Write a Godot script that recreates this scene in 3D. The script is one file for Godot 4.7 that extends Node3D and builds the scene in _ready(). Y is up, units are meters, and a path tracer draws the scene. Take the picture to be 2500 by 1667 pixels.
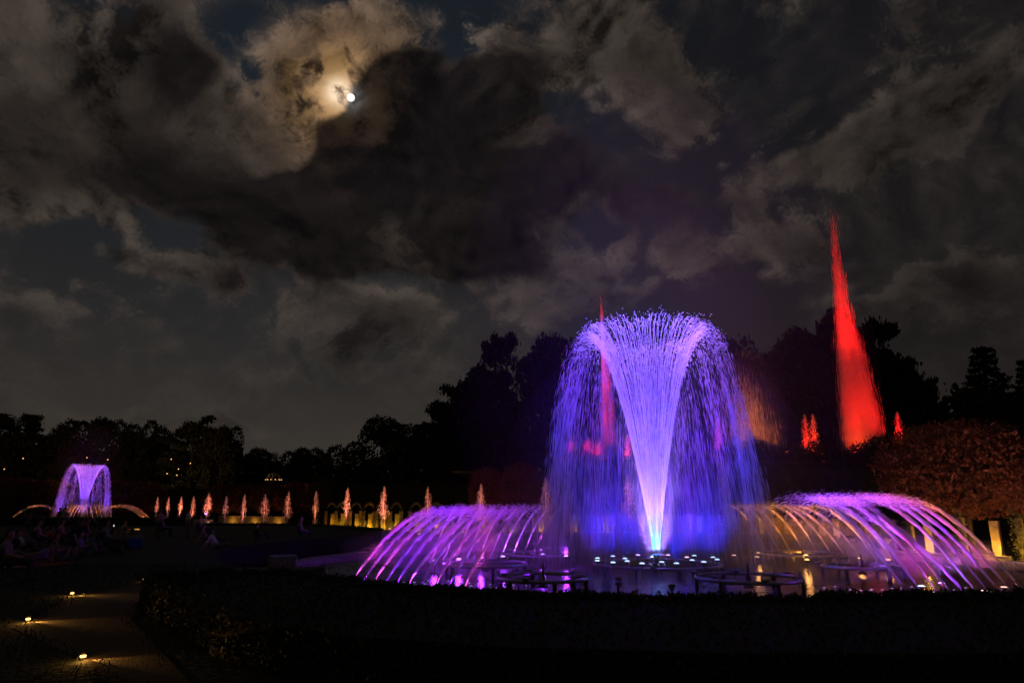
extends Node3D
# Night garden with illuminated fountains. y = 0 is the water of the near pool, metres, camera looks to -z.

const EYE := Vector3(0, 3.2, 0)
const PITCH := 0.2367
const LENS := 1667.0
const POOL := Vector3(7.3, 0, -36.0)

var rng := RandomNumberGenerator.new()
var used := {}
var M := {}

func _ready():
	rng.seed = 11
	set_camera()
	set_sky()
	materials()
	for step in [build_setting, build_pool, build_background, build_fountains, build_people, build_small_things]:
		rng.seed = 11
		step.call()

# ---------------------------------------------------------------- camera, sky
func set_camera():
	var cam := Camera3D.new()
	cam.name = "camera"
	cam.position = EYE
	cam.rotation.x = PITCH
	cam.fov = 53.13
	cam.near = 0.1
	cam.far = 3000.0
	add_child(cam)
	var w := WorldEnvironment.new()
	w.name = "world_environment"
	var e := Environment.new()
	e.background_mode = Environment.BG_SKY
	e.tonemap_mode = Environment.TONE_MAPPER_LINEAR
	e.tonemap_exposure = 1.0
	e.sdfgi_enabled = true
	e.ssao_enabled = true
	e.ssil_enabled = true
	e.volumetric_fog_enabled = true
	e.volumetric_fog_density = 0.0
	w.environment = e
	add_child(w)
	var moonlight := DirectionalLight3D.new()
	moonlight.name = "moonlight"
	moonlight.light_energy = 0.004
	moonlight.light_color = Color(0.85, 0.9, 1.0)
	moonlight.light_angular_distance = 0.5
	moonlight.shadow_enabled = true
	moonlight.sky_mode = DirectionalLight3D.SKY_MODE_LIGHT_ONLY
	add_child(moonlight)
	moonlight.look_at_from_position(Vector3.ZERO, -look(856, 238))

func look(px: float, py: float) -> Vector3:   # direction of a bearing measured in the survey picture
	return Vector3((px - 1250.0) / LENS, (833.5 - py) / LENS, -1.0).rotated(Vector3.RIGHT, PITCH).normalized()

func on_level(px: float, py: float, y: float) -> Vector3:
	var d := look(px, py)
	return EYE + d * ((y - EYE.y) / d.y)

func at_range(px: float, py: float, far: float) -> Vector3:
	var d := look(px, py)
	return EYE + d * (far / -d.z)

# clouds: [bearing in degrees, elevation in degrees, half width, half height, tilt, weight]; weight > 0 moonlit cloud, and the second list the thick dark bank
const CLOUDS := [[-35.1,31.4,8.6,4.3,0,0.60], [-36.8,24.0,5.8,3.9,20,0.60], [-31.8,28.8,5.7,3.0,30,0.40], [-28.8,26.6,5.9,4.0,-35,0.50], [-24.3,25.1,6.3,2.3,-30,0.40], [-21.7,28.0,3.6,2.3,-20,0.40], [-18.1,33.3,2.6,3.1,15,0.75], [-14.8,37.1,5.2,1.7,0,0.45], [-7.5,37.9,5.1,2.3,0,0.40], [-20.8,32.6,2.0,2.0,0,0.30], [9.0,36.7,5.4,5.5,0,0.50], [14.8,32.6,4.2,2.4,-30,0.35], [3.1,34.2,4.4,1.5,0,0.40], [-1.2,38.4,2.2,3.5,30,0.20], [26.1,26.6,8.0,2.2,12,0.50], [36.0,27.3,6.8,2.5,18,0.50], [15.2,28.9,2.8,1.8,0,0.45], [21.5,25.5,7.2,1.8,0,0.35], [-37.8,19.3,1.9,1.4,0,0.40], [-30.3,17.6,6.4,1.1,0,0.42], [-33.5,15.6,3.4,0.6,0,0.35], [-32.8,20.1,5.4,1.8,-30,0.35], [-8.8,22.6,5.4,0.9,8,0.50], [-19.2,25.9,6.7,1.8,-30,0.30], [2.9,20.2,13.7,2.0,0,0.32], [-12.3,16.4,14.4,1.6,0,0.30], [-30.6,13.9,7.1,1.1,0,0.20], [8.9,17.3,10.5,1.7,0,0.25], [5.6,25.4,2.2,4.3,0,0.28], [-2.6,21.9,4.4,1.3,0,0.20], [-23.9,21.1,4.4,1.7,-20,0.30], [-26.4,18.8,3.6,1.1,0,0.30], [-35.5,8.4,3.4,0.5,0,0.34], [-32.2,9.4,1.8,0.3,0,0.28], [-27.6,8.6,3.1,0.4,0,0.30], [-28.7,11.3,2.8,0.3,0,0.25], [19.3,19.8,9.8,1.5,0,0.20], [11.3,22.5,7.0,2.3,0,0.20], [31.7,22.1,7.0,1.0,0,0.10]]
const BANK := [[-18.6,33.4,3.4,2.8,0,-0.90], [-16.7,32.2,1.2,1.0,0,-0.50], [-21.4,28.6,3.6,1.4,-15,-0.35], [-3.8,30.6,11.0,5.1,0,0.85], [-14.7,26.7,6.6,2.8,25,0.60], [-21.5,22.1,8.4,2.7,0,0.55], [0.0,24.2,12.1,3.7,0,0.50], [-10.8,19.9,11.6,2.0,0,0.50], [-7.9,33.7,4.4,2.6,-10,0.65], [-23.5,17.0,4.6,1.5,0,0.35], [18.4,24.7,7.7,2.1,0,0.40], [-31.0,23.4,4.0,2.3,0,0.25], [-28.6,31.8,2.7,2.8,-25,0.42], [12.6,21.4,8.7,1.9,0,0.20], [-10.6,31.6,2.5,1.2,0,0.40], [-13.5,29.5,3.2,1.1,0,0.50], [-11.0,32.1,2.5,1.5,0,0.40]]
const CLEAR := [[-25.3,35.4,2.8,3.6,-20,0.50], [-23.5,32.1,2.6,1.6,-30,0.45], [-34.0,26.2,0.9,2.7,0,0.30], [-35.6,18.1,3.0,1.2,0,0.45], [31.9,33.2,7.1,3.3,0,0.40], [-0.8,39.6,2.2,1.7,0,0.30], [-16.1,22.1,2.0,0.9,0,0.10], [-31.3,18.9,3.3,0.7,0,0.25], [33.8,17.6,7.9,3.5,0,0.30], [23.7,30.6,3.8,3.3,0,0.20]]


var n3 := FastNoiseLite.new()

func set_sky():
	var w: WorldEnvironment = get_node("world_environment")
	# broad maps of where the moonlit cloud and the dark bank lie, bearing -60..60, elevation 0..60
	var lw := 240
	var lh := 120
	var low := Image.create(lw, lh, false, Image.FORMAT_RGBF)
	for j in lh:
		for i in lw:
			var b := -60.0 + (i + 0.5) * 0.5
			var el := (j + 0.5) * 0.5
			low.set_pixel(i, j, Color(blobs(CLOUDS, b, el), blobs(BANK, b, el), blobs(CLEAR, b, el)))
	var n1 := FastNoiseLite.new()
	n1.seed = 5
	n1.frequency = 4.6
	n1.fractal_octaves = 6
	n1.fractal_gain = 0.52
	n1.domain_warp_enabled = true
	n1.domain_warp_amplitude = 0.07
	n1.domain_warp_frequency = 4.0
	n1.domain_warp_fractal_octaves = 3
	n3.seed = 9
	n3.frequency = 30.0
	n3.fractal_octaves = 5
	n3.domain_warp_enabled = true
	n3.domain_warp_amplitude = 0.03
	n3.domain_warp_frequency = 12.0
	var n2 := FastNoiseLite.new()
	n2.seed = 21
	n2.frequency = 1.1
	n2.fractal_octaves = 4
	var whole := sky_patch(1024, 512, 0, 0, 1024, 512, low, n1, n2)
	whole.resize(4096, 2048, Image.INTERPOLATE_CUBIC)
	# the part towards the moon, at full resolution, both sides of bearing 0
	var right := sky_patch(4096, 2048, 0, 440, 560, 600, low, n1, n2)
	var left := sky_patch(4096, 2048, 3536, 440, 560, 600, low, n1, n2)
	whole.blit_rect(right, Rect2i(0, 0, 560, 600), Vector2i(0, 440))
	whole.blit_rect(left, Rect2i(0, 0, 560, 600), Vector2i(3536, 440))
	var s := Sky.new()
	var m := PanoramaSkyMaterial.new()
	m.panorama = ImageTexture.create_from_image(whole)
	m.energy_multiplier = 1.0
	s.sky_material = m
	w.environment.sky = s

func blobs(list: Array, b: float, el: float) -> float:
	var sum := 0.0
	for k in list:
		var x: float = b - k[0]
		var y: float = el - k[1]
		var c := cos(deg_to_rad(k[4]))
		var s := sin(deg_to_rad(k[4]))
		var q: float = pow((x * c + y * s) / k[2], 2.0) + pow((-x * s + y * c) / k[3], 2.0)
		if q < 9.0:
			sum += k[5] * exp(-q)
	return sum

func sky_patch(w: int, h: int, x0: int, y0: int, pw: int, ph: int, low: Image, n1: FastNoiseLite, n2: FastNoiseLite) -> Image:
	var im := Image.create(pw, ph, false, Image.FORMAT_RGBF)
	var moon := look(856, 238)
	var glow := look(826, 224)
	var lw := low.get_width()
	var lh := low.get_height()
	for j in ph:
		var up := PI / 2.0 - (y0 + j + 0.5) / h * PI
		if up < -0.02:
			break
		var el := rad_to_deg(up)
		for i in pw:
			var a := (x0 + i + 0.5) / w * TAU
			if a > PI:
				a -= TAU
			var d := Vector3(sin(a) * cos(up), sin(up), -cos(a) * cos(up))
			var b := rad_to_deg(a)
			var cov := Color(0.0, 0.0, 0.0)
			var inside := clampf((58.0 - absf(b)) / 8.0, 0.0, 1.0) * clampf((57.0 - el) / 6.0, 0.0, 1.0)
			if inside > 0.0:
				var fx := clampf((b + 60.0) * 2.0 - 0.5, 0.0, lw - 1.001)
				var fy := clampf(el * 2.0 - 0.5, 0.0, lh - 1.001)
				var ix := int(fx)
				var iy := int(fy)
				fx -= ix
				fy -= iy
				cov = low.get_pixel(ix, iy).lerp(low.get_pixel(ix + 1, iy), fx).lerp(low.get_pixel(ix, iy + 1).lerp(low.get_pixel(ix + 1, iy + 1), fx), fy)
			cov = Color(0.28, 0.12, 0.0).lerp(cov, inside)
			var p := Vector3(d.x, d.y * 1.25, d.z)
			var q := moon - d
			var p2 := d + q.normalized() * 0.022
			var f := 2.1 * n1.get_noise_3dv(p)            # fine billows
			var f2 := 2.1 * n1.get_noise_3dv(Vector3(p2.x, p2.y * 1.25, p2.z))
			var g := 2.0 * n2.get_noise_3dv(p * 1.7 + Vector3(3, 1, 7))
			var relief := clampf((f - f2) * 1.3, -1.0, 1.0)      # side of a billow that faces the moon
			var t := 1.3 * cov.r + 0.54 * f + 0.18 * g - 0.9 * cov.b - 0.03 - 0.12 * exp(-el / 8.0)
			var veil := 0.42 * (1.0 - smoothstep(0.05, 0.5, cov.b)) * smoothstep(-0.9, 0.7, f + g)
			var dens := maxf(smoothstep(-0.08, 0.34, t) * lerpf(0.16, 1.0, smoothstep(6.0, 22.0, el)), veil * lerpf(0.5, 1.0, smoothstep(8.0, 22.0, el)))
			var thick := smoothstep(0.25, 1.0, t + 0.25 * g)
			var ang := rad_to_deg(d.angle_to(moon))
			var near := exp(-ang * ang / 22.0)
			var mid := exp(-ang / 13.0)
			var low_air := exp(-el / 11.0)
			# air
			var c := Color(0.0062, 0.0082, 0.0118).lerp(Color(0.0072, 0.0066, 0.0084), clampf(0.35 + b / 50.0, 0.0, 1.0))
			c *= 1.0 - 0.55 * low_air
			c += Color(0.052, 0.0405, 0.028) * low_air * (1.0 - 0.62 * smoothstep(-2.0, 25.0, b))
			c += Color(0.005, 0.010, 0.016) * mid
			# moonlit cloud, thin edges brighter than thick cores
			var lit := Color(0.053, 0.0415, 0.034) * (0.62 + 1.3 * mid) + Color(0.36, 0.19, 0.075) * near
			lit = lit * (1.0 - 0.60 * thick) * clampf(1.0 + 0.95 * relief + 0.15 * f, 0.2, 2.2)
			lit = lit.lerp(Color(0.026, 0.0212, 0.0188) * clampf(1.0 + 0.8 * relief, 0.3, 2.0), smoothstep(5.0, 35.0, b) * 0.6)
			pass
			c = c.lerp(lit, dens * 0.94)
			# the dark bank before the moon side
			var dk := smoothstep(0.16, 0.42, cov.g + 0.26 * f + 0.05 * g)
			var hole := smoothstep(0.25, 0.75, -f + 0.35 * g) * (1.0 - smoothstep(0.55, 1.1, cov.g))
			var bank := Color(0.0078, 0.0060, 0.0062) + Color(0.026, 0.019, 0.0145) * hole * (0.8 + 0.8 * relief) + Color(0.004, 0.003, 0.003) * relief
			bank += Color(0.05, 0.034, 0.02) * near * (1.0 - dk)
			c = c.lerp(bank, dk * 0.96)
			var ga := rad_to_deg(d.angle_to(glow))
			if ga < 9.0:
				var fine := 2.0 * n3.get_noise_3dv(d)          # small wisps in front of the moon
				var wisp := smoothstep(-0.65, 0.55, fine + 0.35 * f)
				c += Color(0.60, 0.58, 0.50) * exp(-ga * ga / 0.7) * clampf(wisp * 1.7 - 0.55, 0.0, 1.2) * (1.0 - 0.75 * dk)
				c += Color(0.36, 0.205, 0.075) * exp(-ga * ga / 7.0) * clampf(wisp * 1.35 - 0.25, 0.0, 1.2) * (1.0 - 0.93 * dk)
				var am := rad_to_deg(d.angle_to(moon))
				c += Color(0.10, 0.12, 0.13) * exp(-am * am / 0.7) * (0.3 + 0.7 * wisp)
			im.set_pixel(i, j, Color(maxf(c.r, 0.001), maxf(c.g, 0.001), maxf(c.b, 0.001)))
	return im

# ---------------------------------------------------------------- naming and mesh helpers
func numbered(called: String) -> String:
	if not used.has(called):
		used[called] = 0
		return called
	used[called] += 1
	return "%s_%03d" % [called, used[called]]

func tag(o: Node, label: String, category: String, group := ""):
	o.set_meta("label", label)
	o.set_meta("category", category)
	if group != "":
		o.set_meta("group", group)

func thing(called: String, label: String, category: String, at := Vector3.ZERO, turn := 0.0, group := "") -> Node3D:
	var o := Node3D.new()
	o.name = numbered(called)
	o.position = at
	o.rotation.y = turn
	add_child(o)
	tag(o, label, category, group)
	return o

func part(called: String, mesh: Mesh, mat: Material, parent: Node, at := Vector3.ZERO, turn := Vector3.ZERO) -> MeshInstance3D:
	var o := MeshInstance3D.new()
	o.name = called
	o.mesh = mesh
	o.material_override = mat
	o.position = at
	o.rotation = turn
	parent.add_child(o, true)
	return o

func structure(called: String, mesh: Mesh, mat: Material, at := Vector3.ZERO) -> MeshInstance3D:
	var o := part(numbered(called), mesh, mat, self, at)
	o.set_meta("kind", "structure")
	return o

func stuff(o: Node):
	o.set_meta("kind", "stuff")

func copy(o: Node3D, label: String, at: Vector3, turn := 0.0, grow := 1.0, group := "") -> Node3D:
	var c: Node3D = o.duplicate()
	c.name = numbered(String(o.name).rstrip("0123456789").trim_suffix("_"))
	add_child(c)
	c.position = at
	c.rotation = Vector3(0, turn, 0)
	c.scale = Vector3.ONE * grow
	c.set_meta("label", label)
	if group != "":
		c.set_meta("group", group)
	return c

class Shape:
	var v := PackedVector3Array()
	var i := PackedInt32Array()
	var c := PackedColorArray()
	func streak(a: Vector3, b: Vector3, w: float):     # a drawn-out drop: a slim spindle
		var d := b - a
		var s := d.cross(Vector3(0.31, 0.17, 0.93)).normalized() * w
		var t := d.cross(s).normalized() * w
		var m := a + d * 0.45
		var n := v.size()
		v.append_array([a, b, m + s, m - 0.5 * s + 0.87 * t, m - 0.5 * s - 0.87 * t])
		i.append_array([n, n + 2, n + 3, n, n + 3, n + 4, n, n + 4, n + 2, n + 1, n + 3, n + 2, n + 1, n + 4, n + 3, n + 1, n + 2, n + 4])
	func quad(a: Vector3, b: Vector3, cc: Vector3, d: Vector3):
		var n := v.size()
		v.append_array([a, b, cc, d])
		i.append_array([n, n + 1, n + 2, n, n + 2, n + 3])
	func tri(a: Vector3, b: Vector3, cc: Vector3):
		var n := v.size()
		v.append_array([a, b, cc])
		i.append_array([n, n + 1, n + 2])
	func box(at: Vector3, size: Vector3, turn := Basis.IDENTITY, bevel := 0.0):
		var h := size / 2.0
		if bevel <= 0.0:
			var p: Array[Vector3] = []
			for k in 8:
				p.append(at + turn * Vector3(h.x * (1 if k & 1 else -1), h.y * (1 if k & 2 else -1), h.z * (1 if k & 4 else -1)))
			quad(p[0], p[2], p[3], p[1]); quad(p[4], p[5], p[7], p[6]); quad(p[0], p[1], p[5], p[4])
			quad(p[2], p[6], p[7], p[3]); quad(p[0], p[4], p[6], p[2]); quad(p[1], p[3], p[7], p[5])
			return
		# box with a chamfered top edge and upright corners
		var lo: Array[Vector3] = []
		var mid: Array[Vector3] = []
		var hi: Array[Vector3] = []
		var e := bevel
		for q in [[-1, -1, 1, 0], [-1, -1, 0, 1], [-1, 1, 0, -1], [-1, 1, 1, 0], [1, 1, -1, 0], [1, 1, 0, -1], [1, -1, 0, 1], [1, -1, -1, 0]]:
			var x: float = q[0] * h.x + q[2] * e
			var z: float = q[1] * h.z + q[3] * e
			lo.append(at + turn * Vector3(x, -h.y, z))
			mid.append(at + turn * Vector3(x, h.y - e, z))
			hi.append(at + turn * Vector3(x * (1.0 - e / h.x), h.y, z * (1.0 - e / h.z)))
		for k in 8:
			var l := (k + 1) % 8
			quad(lo[k], mid[k], mid[l], lo[l])
			quad(mid[k], hi[k], hi[l], mid[l])
			if k > 0 and k < 7:
				tri(hi[0], hi[k], hi[l])
				tri(lo[0], lo[l], lo[k])
	func tube(path: Array, radii: Array, sides := 8, closed := false):
		var n := v.size()
		var count := path.size()
		for k in count:
			var d: Vector3 = path[(k + 1) % count] - path[(k - 1 + count) % count] if closed else path[mini(k + 1, count - 1)] - path[maxi(k - 1, 0)]
			var s := d.cross(Vector3(0.0, 1.0, 0.001) if absf(d.normalized().y) < 0.95 else Vector3.RIGHT).normalized()
			var t := d.cross(s).normalized()
			var r: float = radii[mini(k, radii.size() - 1)]
			for q in sides:
				var a := TAU * q / sides
				v.append(path[k] + (s * cos(a) + t * sin(a)) * r)
		for k in (count if closed else count - 1):
			var k2 := (k + 1) % count
			for q in sides:
				var q2 := (q + 1) % sides
				i.append_array([n + k * sides + q, n + k2 * sides + q, n + k2 * sides + q2, n + k * sides + q, n + k2 * sides + q2, n + k * sides + q2])
		if not closed:
			for e in [0, count - 1]:
				for q in range(1, sides - 1):
					i.append_array([n + e * sides, n + e * sides + q, n + e * sides + q + 1])
	func lathe(at: Vector3, prof: Array, sides := 16):   # prof: [radius, height] from the bottom up
		var n := v.size()
		for p in prof:
			for q in sides:
				var a := TAU * q / sides
				v.append(at + Vector3(cos(a) * p[0], p[1], sin(a) * p[0]))
		for k in prof.size() - 1:
			for q in sides:
				var q2 := (q + 1) % sides
				i.append_array([n + k * sides + q, n + (k + 1) * sides + q, n + (k + 1) * sides + q2, n + k * sides + q, n + (k + 1) * sides + q2, n + k * sides + q2])
	func mesh(smooth := false) -> ArrayMesh:
		var arr := []
		arr.resize(Mesh.ARRAY_MAX)
		arr[Mesh.ARRAY_VERTEX] = v
		arr[Mesh.ARRAY_INDEX] = i
		if c.size() == v.size():
			arr[Mesh.ARRAY_COLOR] = c
		if smooth:
			var nn := PackedVector3Array()
			nn.resize(v.size())
			for k in range(0, i.size(), 3):
				var f := (v[i[k + 2]] - v[i[k]]).cross(v[i[k + 1]] - v[i[k]])
				nn[i[k]] += f
				nn[i[k + 1]] += f
				nn[i[k + 2]] += f
			for k in nn.size():
				nn[k] = nn[k].normalized() if nn[k].length_squared() > 1e-16 else Vector3.UP
			arr[Mesh.ARRAY_NORMAL] = nn
		var m := ArrayMesh.new()
		m.add_surface_from_arrays(Mesh.PRIMITIVE_TRIANGLES, arr)
		return m

func lin(r: float, g: float, b: float) -> Color:
	return Color(r, g, b).linear_to_srgb()

func mat(called: String, c: Color, rough := 0.9, metal := 0.0) -> StandardMaterial3D:
	var m := StandardMaterial3D.new()
	m.resource_name = called
	m.albedo_color = c
	m.roughness = rough
	m.metallic = metal
	M[called] = m
	return m

func grain(m: StandardMaterial3D, freq: float, low: float, scale: float, bump := 0.0, size := 512):
	var n := FastNoiseLite.new()
	n.seed = M.size() + 3
	n.frequency = freq
	n.fractal_octaves = 5
	var t := NoiseTexture2D.new()
	t.width = size
	t.height = size
	t.seamless = true
	t.noise = n
	var ramp := Gradient.new()
	ramp.set_color(0, Color(low, low, low))
	ramp.set_color(1, Color.WHITE)
	t.color_ramp = ramp
	m.albedo_texture = t
	m.uv1_triplanar = true
	m.uv1_world_triplanar = true
	m.uv1_scale = Vector3.ONE * scale
	if bump > 0.0:
		var h := NoiseTexture2D.new()
		h.width = size
		h.height = size
		h.seamless = true
		h.noise = n
		m.heightmap_enabled = true
		m.heightmap_texture = h
		m.heightmap_scale = bump

func glow(called: String, c: Color, energy: float):
	var m := mat(called, Color(0.05, 0.05, 0.05), 0.4)
	m.emission_enabled = true
	m.emission = c
	m.emission_energy_multiplier = energy

func materials():
	var l := Shape.new()
	l.lathe(Vector3.ZERO, [[0.05, 0.0], [0.04, 0.01], [0.0, 0.015]], 12)
	small_lens = l.mesh(true)
	var w := mat("water_drops", lin(0.93, 0.94, 0.95), 1.0)
	w.specular_mode = BaseMaterial3D.SPECULAR_DISABLED
	w.backlight_enabled = true
	w.backlight = Color(1, 1, 1)
	var pool := mat("pool_water", lin(0.12, 0.115, 0.135), 0.26)
	var n := FastNoiseLite.new()
	n.seed = 4
	n.frequency = 0.02
	n.fractal_octaves = 4
	var t := NoiseTexture2D.new()
	t.width = 1024
	t.height = 1024
	t.seamless = true
	t.as_normal_map = true
	t.bump_strength = 3.0
	t.noise = n
	pool.normal_enabled = true
	pool.normal_texture = t
	pool.normal_scale = 0.35
	pool.uv1_triplanar = true
	pool.uv1_world_triplanar = true
	pool.uv1_scale = Vector3(0.35, 0.35, 0.16)
	grain(mat("lawn_grass", lin(0.022, 0.034, 0.013), 0.95), 0.02, 0.35, 0.6, 2.0)
	grain(mat("garden_ground", lin(0.05, 0.055, 0.03), 0.95), 0.02, 0.45, 0.15)
	grain(mat("path_gravel", lin(0.16, 0.115, 0.075), 0.95), 0.06, 0.35, 0.8, 1.2)
	grain(mat("pale_stone", lin(0.40, 0.37, 0.33), 0.8), 0.015, 0.62, 0.5, 0.5)
	grain(mat("dark_stone", lin(0.10, 0.09, 0.085), 0.85), 0.015, 0.5, 0.35, 0.8)
	grain(mat("warm_plaster", lin(0.42, 0.34, 0.22), 0.9), 0.01, 0.6, 0.4, 0.4)
	mat("hedge_leaf", lin(0.022, 0.034, 0.016), 0.6)
	mat("hedge_body", lin(0.012, 0.016, 0.009), 0.95)
	var al := mat("autumn_leaf", lin(0.20, 0.075, 0.045), 0.7)
	al.backlight_enabled = true
	al.backlight = Color(0.5, 0.5, 0.5)
	al.vertex_color_use_as_albedo = true
	var sl := mat("shrub_leaf", lin(0.10, 0.15, 0.04), 0.6)
	sl.backlight_enabled = true
	sl.backlight = Color(0.5, 0.5, 0.5)
	mat("tree_leaf", lin(0.030, 0.034, 0.024), 0.8)
	mat("needle_leaf", lin(0.020, 0.028, 0.022), 0.8)
	mat("bark", lin(0.06, 0.045, 0.035), 0.95)
	mat("steel", lin(0.42, 0.41, 0.42), 0.34, 0.85)
	mat("dark_metal", lin(0.06, 0.055, 0.06), 0.45, 0.6)
	mat("cable_rubber", lin(0.02, 0.02, 0.02), 0.6)
	glow("lamp_glow_blue", lin(0.42, 0.58, 1.0), 2.6)
	glow("lamp_glow_violet", lin(0.80, 0.50, 1.0), 2.2)
	glow("jet_glow_violet", lin(0.7, 0.45, 1.0), 0.9)
	glow("jet_glow_amber", lin(1.0, 0.55, 0.2), 0.7)
	glow("lamp_glow_warm", lin(1.0, 0.62, 0.25), 2.0)
	glow("lamp_glow_path", lin(1.0, 0.50, 0.12), 5.0)
	glow("lamp_glow_pink", lin(1.0, 0.5, 0.4), 1.8)
	glow("lamp_glow_red", lin(1.0, 0.06, 0.03), 0.7)
	glow("lamp_glow_dim", lin(1.0, 0.55, 0.2), 1.2)
	glow("lamp_glow_small", lin(1.0, 0.52, 0.16), 1.8)
	glow("lamp_glow_blue_point", lin(0.12, 0.14, 1.0), 3.0)
	glow("moon_glow", lin(1.0, 0.92, 0.84), 1.25)
	glow("dome_glow", lin(1.0, 0.62, 0.3), 0.05)

func spot(parent: Node, at: Vector3, to: Vector3, c: Color, energy: float, angle: float, soft := 0.5, size := 0.12) -> SpotLight3D:
	var l := SpotLight3D.new()
	l.name = "lamp_beam"
	l.light_color = c
	l.light_energy = energy
	l.spot_range = 120.0
	l.spot_attenuation = 2.0
	l.spot_angle = angle
	l.spot_angle_attenuation = soft
	l.light_size = size
	l.shadow_enabled = true
	parent.add_child(l, true)
	l.position = at
	var d := (to - at).normalized()
	l.basis = Basis.looking_at(d, Vector3.RIGHT if absf(d.y) > 0.9 else Vector3.UP)
	return l

func omni(parent: Node, at: Vector3, c: Color, energy: float, size := 0.08) -> OmniLight3D:
	var l := OmniLight3D.new()
	l.name = "lamp_spill"
	l.light_color = c
	l.light_energy = energy
	l.omni_range = 60.0
	l.omni_attenuation = 2.0
	l.light_size = size
	l.shadow_enabled = true
	parent.add_child(l, true)
	l.position = at
	return l

const NTH := ["first", "second", "third", "fourth", "fifth", "sixth", "seventh", "eighth", "ninth", "tenth", "eleventh", "twelfth", "thirteenth", "fourteenth", "fifteenth", "sixteenth", "seventeenth", "eighteenth", "nineteenth", "twentieth"]

# ---------------------------------------------------------------- ground, lawn, hedge, path
func slab(poly: PackedVector2Array, top: float, low: float) -> Shape:
	var s := Shape.new()
	var t := Geometry2D.triangulate_polygon(poly)
	for k in range(0, t.size(), 3):
		s.tri(Vector3(poly[t[k]].x, top, poly[t[k]].y), Vector3(poly[t[k + 1]].x, top, poly[t[k + 1]].y), Vector3(poly[t[k + 2]].x, top, poly[t[k + 2]].y))
	if low < top:
		for k in poly.size():
			var a := poly[k]
			var b := poly[(k + 1) % poly.size()]
			s.quad(Vector3(a.x, top, a.y), Vector3(b.x, top, b.y), Vector3(b.x, low, b.y), Vector3(a.x, low, a.y))
	return s

func arc(r: float, from: float, to: float, steps: int) -> PackedVector2Array:
	var p := PackedVector2Array()
	for k in steps + 1:
		var a := deg_to_rad(lerpf(from, to, float(k) / steps))
		p.append(Vector2(POOL.x + cos(a) * r, POOL.z + sin(a) * r))
	return p

const LAWN := 1.3

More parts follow.
